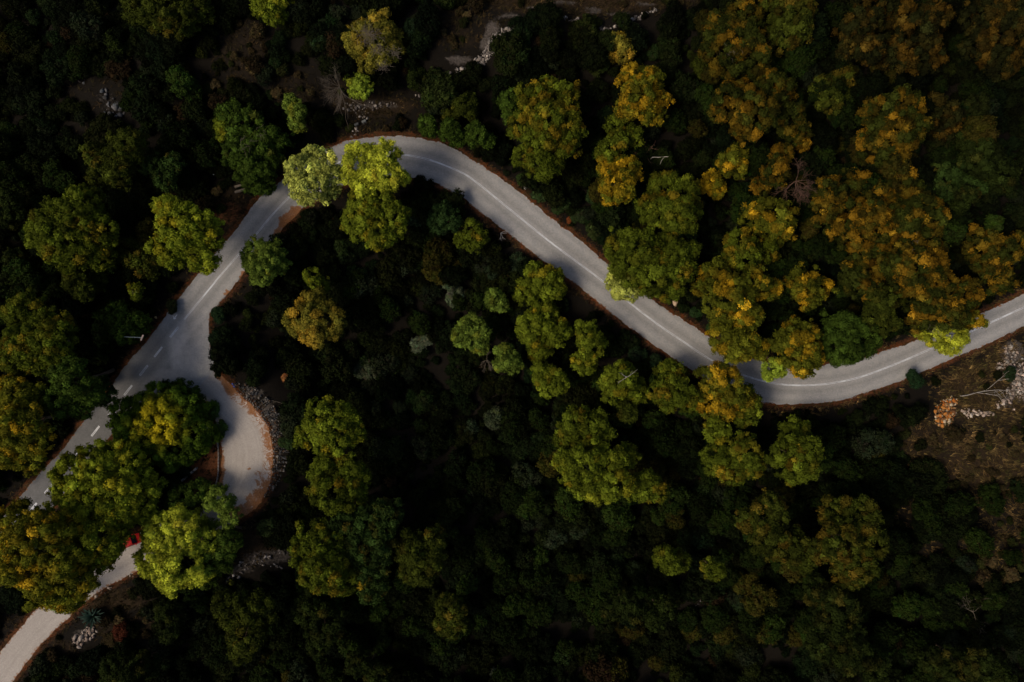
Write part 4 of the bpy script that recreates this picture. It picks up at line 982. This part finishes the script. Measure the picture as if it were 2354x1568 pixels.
rubble('faint glinting stones in the dark lower right woods', 'fallen_rocks', 'rocks', [(699,601,6,7), (714,625,3,8)], [(.08, .07, .075), (.03, .026, .026)], 24, big=1, dens=.8, smax=.22, bigmax=.4)
rubble('loose pale stones along the outer edge of the lower road', 'fallen_rocks', 'rocks', [(110,588,3,2), (103,592,4,2), (97,597,3,2), (132,576,3,2)], [(.24, .19, .15), (.12, .085, .06)], 25, big=4, dens=2.0, smax=.25, bigmax=.4)
# stone bank that holds up the outside of the hairpin: rows of blocks stepping down from the edge
r = np.random.RandomState(55); seg = c_co[(c_co[:, 0] > P2W(232, 0)[0]) & (c_co[:, 1] > P2W(0, 500)[1]) & (c_co[:, 1] < P2W(0, 383)[1])]
nn = normals2(seg); s_ = -1 if inpoly((seg[60] + nn[60] * .8)[None], poly_curl)[0] else 1; nn *= s_
seg_d = np.arange(len(seg)) * .35; pc, sc_ = [], []
for row in range(9):
    dist = .25 + row * .30
    for k in np.arange(0, seg_d[-1], .36):
        i = min(len(seg) - 1, int(k / .35)); wmax = 2.9 * min(1, (seg_d[-1] - k) / 9 + .15) * min(1, k / 2 + .3)
        if dist > wmax or r.rand() < .12: continue
        p = seg[i] + nn[i] * (dist + r.uniform(-.08, .08)); pc.append((p[0], p[1], max(-.02, float(gz(*p))) + .07)); sc_.append(r.uniform(.13, .24))
pc = np.array(pc); sc_ = np.array(sc_); o0 = pc.mean(0)
root = empty('stone_embankment', (o0[0], o0[1], -.9), 'dark dry-laid stone embankment along the outside of the hairpin', 'retaining wall')
v, f = stone_geo(pc - [o0[0], o0[1], -.9], sc_, r, .7)
cc = np.array([(.028, .029, .031), (.045, .043, .041), (.085, .075, .066), (.042, .024, .013), (.012, .012, .012)])[r.randint(0, 5, len(pc))] * np.exp(r.normal(size=(len(pc), 1)) * .3)
link('stone_course', mesh_np('stone_course', v, [f], np.repeat(cc, 20, 0)), M['stone'], root)['kind'] = 'stuff'
nk = len(seg) // 2; kp = seg[::2][:nk] + nn[::2][:nk] * .14
v, f = stone_geo(np.c_[kp, np.full(len(kp), .06)] - [o0[0], o0[1], -.9], r.uniform(.09, .2, len(kp)), r, .5)
link('coping_stones', mesh_np('coping_stones', v, [f], np.repeat(np.array([(.15, .13, .115)]) * r.uniform(.4, 1.3, (len(kp), 1)), 20, 0)), M['stone'], root)['kind'] = 'stuff'

# low kerb of stones on the inside of the hairpin
def stone_row(label, name, cat, pts, size, col, seed, hgt=.12, step=None):
    r = np.random.RandomState(seed); p = resample(catmull(PW(pts), .3), step or size * 1.9)
    root = empty(name, (p[0][0], p[0][1], 0), label, cat); me0 = []
    for k in range(4):
        bm = bmesh.new(); bmesh.ops.create_cube(bm, size=1)
        for vv in bm.verts: vv.co.x *= size * 1.75; vv.co.y *= size * .9; vv.co.z *= hgt * 2; vv.co += Vector(r.uniform(-.03, .03, 3))
        bmesh.ops.bevel(bm, geom=bm.edges[:], offset=.03, segments=1, affect='EDGES')
        m_ = bpy.data.meshes.new('kerb_stone'); bm.to_mesh(m_); bm.free(); a = m_.attributes.new('tint', 'FLOAT_COLOR', 'FACE')
        c = np.ones((len(m_.polygons), 4), np.float32); c[:, :3] = np.array(col) * r.uniform(.5, 1.25); a.data.foreach_set('color', c.ravel()); m_.materials.append(M['stone']); me0.append(m_)
    for k in range(len(p) - 1):
        d = p[k + 1] - p[k]; o = link('kerb_stone', me0[r.randint(4)], None, root)
        o.location = (p[k][0] - p[0][0], p[k][1] - p[0][1], max(0, float(gz(*p[k]))) + hgt * .6); o.rotation_euler = (r.normal() * .04, r.normal() * .04, math.atan2(d[1], d[0]) + r.normal() * .06)
stone_row('low row of pale kerb stones along the inner edge of the hairpin', 'stone_kerb', 'kerb', [(214.5,431), (217.5,441), (218.6,455), (218.4,470), (217.2,480), (214.6,488)], .26, (.14, .12, .105), 61)
stone_row('short pale stone wall end showing between the two wedge crowns', 'stone_wall', 'wall', [(196,469), (190,474), (183,480), (176,487)], .38, (.17, .15, .13), 62, .3)
stone_row('piece of pale stone edging in the leaf litter below the white boulders', 'stone_edging', 'edging', [(209,444.5), (205,447.5), (200,451)], .3, (.15, .14, .11), 63, .2)
stone_row('narrow concrete drain edge on the slope above the top bend', 'drain_edge', 'edging', [(357,125), (364,122.4), (372,119.5)], .42, (.075, .08, .08), 64, .3)

def boulder(label, px, py, s, col, seed, name='boulder', dz=0):
    r = np.random.RandomState(seed); bm = bmesh.new(); bmesh.ops.create_icosphere(bm, subdivisions=3, radius=1)
    ph = r.uniform(0, 6, 6)
    for v_ in bm.verts:
        c = v_.co; k = 1 + .16 * math.sin(c.x * 3 + ph[0]) * math.cos(c.y * 2.6 + ph[1]) + .1 * math.sin(c.z * 5 + ph[2] + c.x * 4) + .05 * math.sin(c.y * 9 + ph[3])
        v_.co = c * k; v_.co.x *= s[0]; v_.co.y *= s[1]; v_.co.z *= s[2]
    m_ = bpy.data.meshes.new(name); bm.to_mesh(m_); bm.free(); a = m_.attributes.new('tint', 'FLOAT_COLOR', 'FACE')
    c = np.ones((len(m_.polygons), 4), np.float32); c[:, :3] = col; a.data.foreach_set('color', c.ravel())
    x, y, z = at(px, py); o = link(name, m_, M['stone']); o.location = (x, y, z + s[2] * .3 + dz); o.rotation_euler = (0, 0, seed)
    tag(o, label, 'rock'); return o
boulder('larger whitish boulder on the wedge tip beside the light green bush', 207.5, 418.6, (.85, .5, .6), (.40, .42, .33), 1, dz=1.6)
boulder('smaller whitish boulder below the larger one on the wedge tip', 209.8, 428, (.4, .55, .4), (.30, .32, .24), 2, dz=1.2)
boulder('pinkish grey boulder at the foot of the dark trees left of the dashed road', 75.3, 412.3, (.75, .55, .5), (.14, .115, .10), 3)
boulder('flat pale boulder seen beside the pinkish one under the left trees', 71, 412, (1.1, .35, .4), (.07, .065, .055), 4)
boulder('white stone on the bank at the upper side of the middle road', 525.6, 186.2, (.55, .42, .4), (.26, .25, .22), 5)
boulder('yellowish stone lying on the verge left of the arrow', 155.8, 317.3, (.22, .2, .2), (.24, .17, .08), 6)
boulder('cream crumbled stone at the road edge below the giant spreading pine', 675, 303, (.45, .5, .35), (.30, .22, .15), 7)
boulder('solitary pinkish stone in the dark scrub at the far left', 47, 149.5, (.42, .36, .3), (.09, .06, .05), 8)

# broken wooden boards / pallets dumped in the clearing left of the broad-leaved tree
def box(name, sz, mat, parent, loc, rz, rx=0):
    bm = bmesh.new(); bmesh.ops.create_cube(bm, size=1)
    for v_ in bm.verts: v_.co.x *= sz[0]; v_.co.y *= sz[1]; v_.co.z *= sz[2]
    bmesh.ops.bevel(bm, geom=bm.edges[:], offset=min(sz) * .15, segments=1, affect='EDGES')
    m_ = bpy.data.meshes.new(name); bm.to_mesh(m_); bm.free(); o = link(name, m_, mat, parent); o.location = loc; o.rotation_euler = (rx, 0, rz); return o
M['board'] = NT('weathered_board').finish((.10, .08, .06), rough=.85, spec=.1)
M['pvc'] = NT('white_plastic').finish((.22, .24, .27), rough=.5)
x, y, z = at(207, 172)
root = empty('dumped_boards', (x, y, z + .5), 'heap of broken boards and blocks dumped above the brown clearing', 'debris')
for dx, dy, sx, sy, rz in [(.55, .5, 1.1, .55, -.6), (-.45, .25, .9, .5, -.9), (-.7, -.45, .35, .75, .1), (.1, -.4, .9, .4, .7), (-.4, .75, .5, .4, .3), (-.35, -.15, .5, .4, .2)]:
    box('board', (sx, sy, .14), M['board'], root, (dx, dy, random.uniform(-.1, .15)), rz, random.uniform(-.15, .15))
box('plastic_sheet', (.22, .6, .05), M['pvc'], root, (1.3, -.3, .1), .1)
x, y, z = at(197.5, 184); root = empty('plastic_pipe', (x, y, z + .35), 'white plastic pipe pieces lying in the dark scrub below the dumped boards', 'pipe')
for (dx, dy, L_) in [(0, 0, 1.0), (-1.0, 1.2, .8), (-.9, -1.3, .6)]:
    d = np.array([.66, -.75, 0]) * L_ * .6; c = np.array([dx, dy, 0]); link('pipe_piece', tubes_mesh('pipe_piece', [(np.array([c - d, c, c + d]), np.full(3, .05), 8)]), M['pvc'], root)
x, y, z = at(241.5, 189.5); root = empty('fallen_log', (x, y, z + .35), 'two dark logs lying side by side under the broad-leaved tree', 'logs')
for k, (dx, dy, L_, ra) in enumerate([(0, -.25, 1.75, .24), (-.3, .55, 1.25, .2)]):
    d = np.array([.96, .28, 0]) * L_ * .55; c = np.array([dx, dy, 0])
    link('log', tubes_mesh('log', [(np.array([c - d, c - d * .3, c + d * .3, c + d]), np.array([ra, ra * 1.05, ra, ra * .9]), 9)]), M['dead'], root)

# ------------------------------------------------------------------ dead wood
def branching(start, dirs, L0, seed, depth=3, rad=.06, spread=.5, kids=3, droop=0):
    r = np.random.RandomState(seed); out = []
    def grow(p, d, L_, ra, k):
        n = 5; path = [p]; q_ = p.copy(); dd = d.copy()
        for _ in range(n):
            dd = unit(dd + r.normal(size=3) * .13 + np.array([0, 0, droop])); q_ = q_ + dd * L_ / n; path.append(q_.copy())
        out.append((np.array(path), np.linspace(ra, ra * .55, n + 1), 4 if ra > .03 else 3))
        if k > 0:
            for _ in range(kids):
                i = r.randint(2, n + 1); grow(path[i], unit(dd + r.normal(size=3) * spread), L_ * r.uniform(.5, .75), ra * .55, k - 1)
    for d in dirs: grow(np.array(start, float), unit(np.array(d, float)), L0, rad, depth)
    return out
def dead_plant(label, name, px, py, h0, dirs, L0, seed, mat, cat, **kw):
    x, y, z = at(px, py, h0); root = empty(name, (x, y, z), label, cat)
    link('branches', tubes_mesh('branches', branching((0, 0, h0), dirs, L0, seed, **kw)), mat, root)
    link('trunk', tubes_mesh('trunk', [(bent((0, 0, -.3), (0, 0, h0 + .05), .08, np.random.RandomState(seed), 4), np.linspace(.12, .07, 4), 6)]), mat, root)
fan = [(math.cos(a), math.sin(a), random.uniform(-.15, .4)) for a in np.linspace(R(95), R(290), 15)]
dead_plant('grey dead fan-shaped bush hanging over the slope above the top bend', 'dead_bush', 339.5, 87, 4.0, fan, 1.9, 5, M['dead'], 'dead bush', depth=3, rad=.025, spread=.28, kids=4)
dead_plant('long trailing grey stems of the dead vegetation below the fan-shaped bush', 'trailing_vine', 341, 90, 3.5, [(.05, -1, 0), (.25, -1, -.1), (-.1, -1, 0), (.5, -1, -.1)], 3.6, 6, M['dead'], 'dead stems', depth=1, rad=.05, spread=.2, kids=2)
dead_plant('bare reddish snag between the orange crowns in the right woods', 'dead_tree', 796, 181, 8.5, [(.9, -.3, .1), (.5, -.9, 0), (-.4, -1, 0), (-1, -.7, 0), (.2, .9, 0), (1, .3, .1), (-.1, -1, .2)], 2.1, 7, M['reddead'], 'dead tree', depth=3, rad=.05, spread=.5, kids=5)
dead_plant('curved pale branch arching out of the dark under the orange and green tree', 'bare_branch', 652, 157.5, 3.5, [(1, .05, .05)], 2.6, 8, M['bleach'], 'branch', depth=1, rad=.09, spread=.7, kids=2)
dead_plant('pinkish brown curved limb and twigs beside the pale arching branch', 'bare_branch', 645, 154, 3.0, [(.2, 1, .1), (-.6, -.5, .1), (.5, -1, 0), (1, .6, 0)], 1.6, 9, M['reddead'], 'branch', depth=2, rad=.06, spread=.6, kids=3)
dead_plant('small grey dead bush between the left and low treetops of the central group', 'dead_bush', 487, 360, 3.0, [(.1, -1, 0), (-.4, -1, 0), (.5, -1, .1), (-.9, -.4, .1), (.9, -.3, .1), (0, .6, .3)], 1.2, 10, M['dead'], 'dead bush', depth=2, rad=.035, spread=.35, kids=5)
dead_plant('fallen forked bare branch between the orange rubble pile and the white scree', 'bare_branch', 962, 396, .6, [(1, .22, .05)], 4.4, 11, M['bleach'], 'branch', depth=2, rad=.09, spread=.55, kids=4)
dead_plant('faint grey dead bush in the black lower right corner', 'dead_bush', 973, 612, 2.5, [(.9, .6, .1), (-.4, .9, .1), (.6, -.9, 0), (-.9, .2, .1), (.2, 1, .2)], 2.2, 12, M['dead'], 'dead bush', depth=3, rad=.04, spread=.45, kids=3)
dead_plant('pale broken roots just below the outer edge of the middle road', 'dead_roots', 501, 233, .8, [(1, -.3, .1), (.3, -1, 0), (.6, .3, .2), (-.2, -1, 0)], .9, 13, M['bleach'], 'roots', depth=1, rad=.06, spread=.5, kids=3)
dead_plant('thin grey fallen twigs right of the stone embankment', 'fallen_twigs', 283, 404, .6, [(-1, .4, 0), (.8, -.6, 0), (1, -.2, .1), (-.3, -1, 0)], 2.8, 14, M['dead'], 'twigs', depth=2, rad=.035, spread=.6, kids=2)
dead_plant('pale bare twig standing in the ragged pine left of the row under the bend', 'bare_branch', 627, 377, 11.5, [(-1, -.8, 0), (-.5, .3, .1), (.6, .6, 0)], 1.2, 15, M['bleach'], 'branch', depth=1, rad=.04, spread=.4, kids=3)
# rust-coloured brush and small dead orange shrubs
def colour_shrub(label, px, py, rp, col, i):
    x, y, z = at(px, py, 1.0); root = empty('dry_shrub', (x, y, z), label, 'dead bush'); s = rp / K / 1.75
    root.scale = (s, s * .8, s * .7); root.rotation_euler = (0, 0, i)
    o = link('foliage', SH[i % 6], None, root); o.color = (*col, 1); link('stems', SH_STEM, None, root)
colour_shrub('small orange-brown dead shrub right of the hairpin embankment', 283.5, 377.5, 4.5, (.20, .085, .028), 1)
colour_shrub('rust-red dry brush low in the lower left, right of the pale rock pile', 121, 629, 10, (.045, .012, .005), 2)
colour_shrub('tiny orange dead shrub in the dark valley right of the smooth round bush', 481.5, 463.5, 3, (.085, .03, .012), 3)
colour_shrub('tiny red-brown shrub right of the pale grey-green pair in the valley', 457.5, 275, 3.5, (.075, .02, .006), 4)
colour_shrub('little orange shrub low in the lower right darkness', 937.5, 528, 3.5, (.075, .028, .008), 5)
colour_shrub('reddish dry shrub near the pale arching branch, lower one', 651, 166, 6, (.045, .018, .007), 6)
colour_shrub('rust-coloured dry shrub on the bank above the middle of the road', 570, 219, 4, (.12, .035, .010), 7)
# palm-like plant: a rosette of long leaves, each leaf a part
x, y, z = at(95, 615, .6); root = empty('palm_plant', (x, y, z), 'dark blue-green palm-like rosette plant below the lower road', 'plant')
t = NT('palm_leaf'); M['palm'] = t.finish((.006, .016, .011), rough=.7, spec=.08)
lm = []
for k in range(3):
    n_ = 7; tt = np.linspace(0, 1, n_); L_ = 1.9 + .3 * k
    cx_ = np.c_[tt * L_, np.zeros(n_), .9 * np.sin(tt * 2.4) * (1 - .2 * k)]; wd_ = .17 * np.sin(tt * 2.7 + .35) + .01
    va = cx_ + np.c_[np.zeros(n_), wd_, np.full(n_, .05)]; vb = cx_; vc_ = cx_ - np.c_[np.zeros(n_), wd_, np.full(n_, -.05)]
    v = np.vstack([va, vb, vc_]); i_ = np.arange(n_ - 1)
    lm.append(mesh_np('palm_leaf', v, [np.vstack([np.c_[i_, i_ + 1, i_ + 1 + n_, i_ + n_], np.c_[i_ + n_, i_ + 1 + n_, i_ + 1 + 2 * n_, i_ + 2 * n_]])])); lm[-1].materials.append(M['palm'])
for k in range(26):
    o = link('palm_leaf', lm[k % 3], None, root); o.rotation_euler = (0, -.15 - .5 * (k % 4) / 4, k * 2.4); o.location = (0, 0, .6); s = .8 + .3 * ((k * 7) % 5) / 5; o.scale = (s, s, s)

# ------------------------------------------------------------------ street lamp whose arm reaches out of the trees
M['lampmetal'] = NT('grey_galvanised_metal').finish((.06, .08, .085), rough=.6, spec=.3)
M['lamphead'] = NT('lamp_housing').finish((.16, .12, .10), rough=.6, spec=.3)
hx, hy = P2W(141.6, 337.6, 8.2); bx, by = P2W(119.5, 336.5, 7.6)
root = empty('street_lamp', (bx, by, float(gz(bx, by))), 'grey street lamp with its arm reaching from the left trees towards the road', 'street lamp'); g0 = float(gz(bx, by))
link('pole', tubes_mesh('pole', [(np.array([(0, 0, -.3), (0, 0, 4.), (0, 0, 7.6 - g0)]), np.array([.11, .09, .07]), 10)]), M['lampmetal'], root)
link('arm', tubes_mesh('arm', [(np.array([(0, 0, 7.6 - g0), ((hx - bx) * .3, (hy - by) * .3, 8.0 - g0), (hx - bx, hy - by, 8.2 - g0)]), np.array([.075, .07, .06]), 8)]), M['lampmetal'], root)
box('lamp_head', (.24, .95, .16), M['lamphead'], root, (hx - bx + .08, hy - by, 8.2 - g0), -.42)
box('bracket', (.3, .16, .12), M['lampmetal'], root, (hx - bx - .18, hy - by, 8.2 - g0), 0)

# ------------------------------------------------------------------ red car half hidden on the lower road
M['car'] = NT('red_car_paint').finish((.40, .005, .005), rough=.55, spec=.12)
M['glass'] = NT('dark_car_glass').finish((.006, .006, .008), rough=.3, spec=.15)
M['rubber'] = NT('black_rubber').finish((.012, .012, .012), rough=.8)
M['rim'] = NT('wheel_rim').finish((.35, .35, .35), rough=.35)
M['lampglass'] = NT('headlight_glass').finish((.5, .45, .38), rough=.2)
M['tail'] = NT('tail_light_red').finish((.3, .02, .01), rough=.3)
cxw, cyw = P2W(130.5, 541.0, .9); ang = R(21)
car = empty('parked_car', (cxw, cyw, 0), 'small red car on the lower road, half hidden between the two crowns', 'car'); car.rotation_euler = (0, 0, ang)
def prism(name, prof, halfw, mat, top_in=None, parent=car):
    """side profile (x,z) with per-point half width; closed body"""
    n_ = len(prof); v = [(x_, -hw, z_) for (x_, z_), hw in zip(prof, halfw)] + [(x_, hw, z_) for (x_, z_), hw in zip(prof, halfw)]
    bm = bmesh.new(); vs = [bm.verts.new(p) for p in v]
    for i in range(n_):
        j = (i + 1) % n_; bm.faces.new((vs[i], vs[j], vs[n_ + j], vs[n_ + i]))
    bm.faces.new(vs[:n_][::-1]); bm.faces.new(vs[n_:]); bmesh.ops.recalc_face_normals(bm, faces=bm.faces[:])
    bmesh.ops.bevel(bm, geom=bm.edges[:], offset=.04, segments=2, affect='EDGES'); m_ = bpy.data.meshes.new(name); bm.to_mesh(m_); bm.free()
    return link(name, m_, mat, parent)
prism('body', [(-1.95, .32), (-2.0, .62), (-1.9, .92), (-1.0, .98), (1.0, .96), (1.75, .80), (1.98, .58), (1.95, .30)],  [.78, .82, .8, .84, .84, .78, .74, .76], M['car'])
prism('cabin', [(-1.82, .95), (-1.45, 1.40), (-.2, 1.46), (.35, 1.40), (1.08, .95)], [.77, .60, .62, .60, .74], M['car'])
def panel(name, pts, mat):
    me = bpy.data.meshes.new(name); me.from_pydata(pts, [], [tuple(range(len(pts)))]); me.update()
    o = link(name, me, mat, car); sol = o.modifiers.new('thickness', 'SOLIDIFY'); sol.thickness = .012; sol.offset = 0; return o
panel('windscreen', [(1.02, -.62, 1.035), (1.02, .62, 1.035), (.44, .53, 1.395), (.44, -.53, 1.395)], M['glass'])
panel('rear_window', [(-1.80, -.60, 1.03), (-1.50, -.50, 1.385), (-1.50, .50, 1.385), (-1.80, .60, 1.03)], M['glass'])
for s in (-1, 1):
    panel('side_window', [(-1.5, s * .765, 1.0), (-.32, s * .79, 1.0), (-.32, s * .655, 1.39), (-1.3, s * .645, 1.36)], M['glass'])
    panel('side_window', [(-.22, s * .79, 1.0), (.85, s * .775, 1.0), (.32, s * .645, 1.36), (-.22, s * .655, 1.39)], M['glass'])
    box('mirror', (.16, .14, .12), M['car'], car, (.72, s * .92, 1.02), 0)
    box('headlight', (.12, .3, .14), M['lampglass'], car, (1.90, s * .56, .66), -s * .2)
    box('tail_light', (.06, .22, .2), M['tail'], car, (-1.95, s * .62, .78), 0)
    for xw in (-1.22, 1.22):
        tw = link('wheel', tubes_mesh('wheel', [(np.array([(0, -.1, 0), (0, -.095, 0), (0, .095, 0), (0, .1, 0)]), np.array([.2, .31, .31, .2]), 20)]), M['rubber'], car); tw.location = (xw, s * .74, .31)
        link('rim', tubes_mesh('rim', [(np.array([(0, -.105, 0), (0, .105, 0)]), np.array([.19, .19]), 14), (np.array([(0, s * .104, 0), (0, s * .106, 0)]), np.array([.19, .01]), 14)]), M['rim'], tw)
box('front_bumper', (.12, 1.45, .18), M['car'], car, (1.97, 0, .42), 0); box('rear_bumper', (.12, 1.5, .2), M['car'], car, (-1.99, 0, .45), 0)

# small blue crate on the outer edge of the side road
x, y, z = at(233.6, 385.2); M['blue'] = NT('blue_plastic').finish((.012, .03, .16), rough=.5)
root = empty('blue_crate', (x, y, .02), 'small dark blue broken crate in the rust litter at the start of the hairpin', 'crate')
box('crate_half', (.34, .24, .16), M['blue'], root, (-.12, .2, .08), -1.1); box('crate_half', (.34, .22, .14), M['blue'], root, (.12, -.22, .07), -1.0)
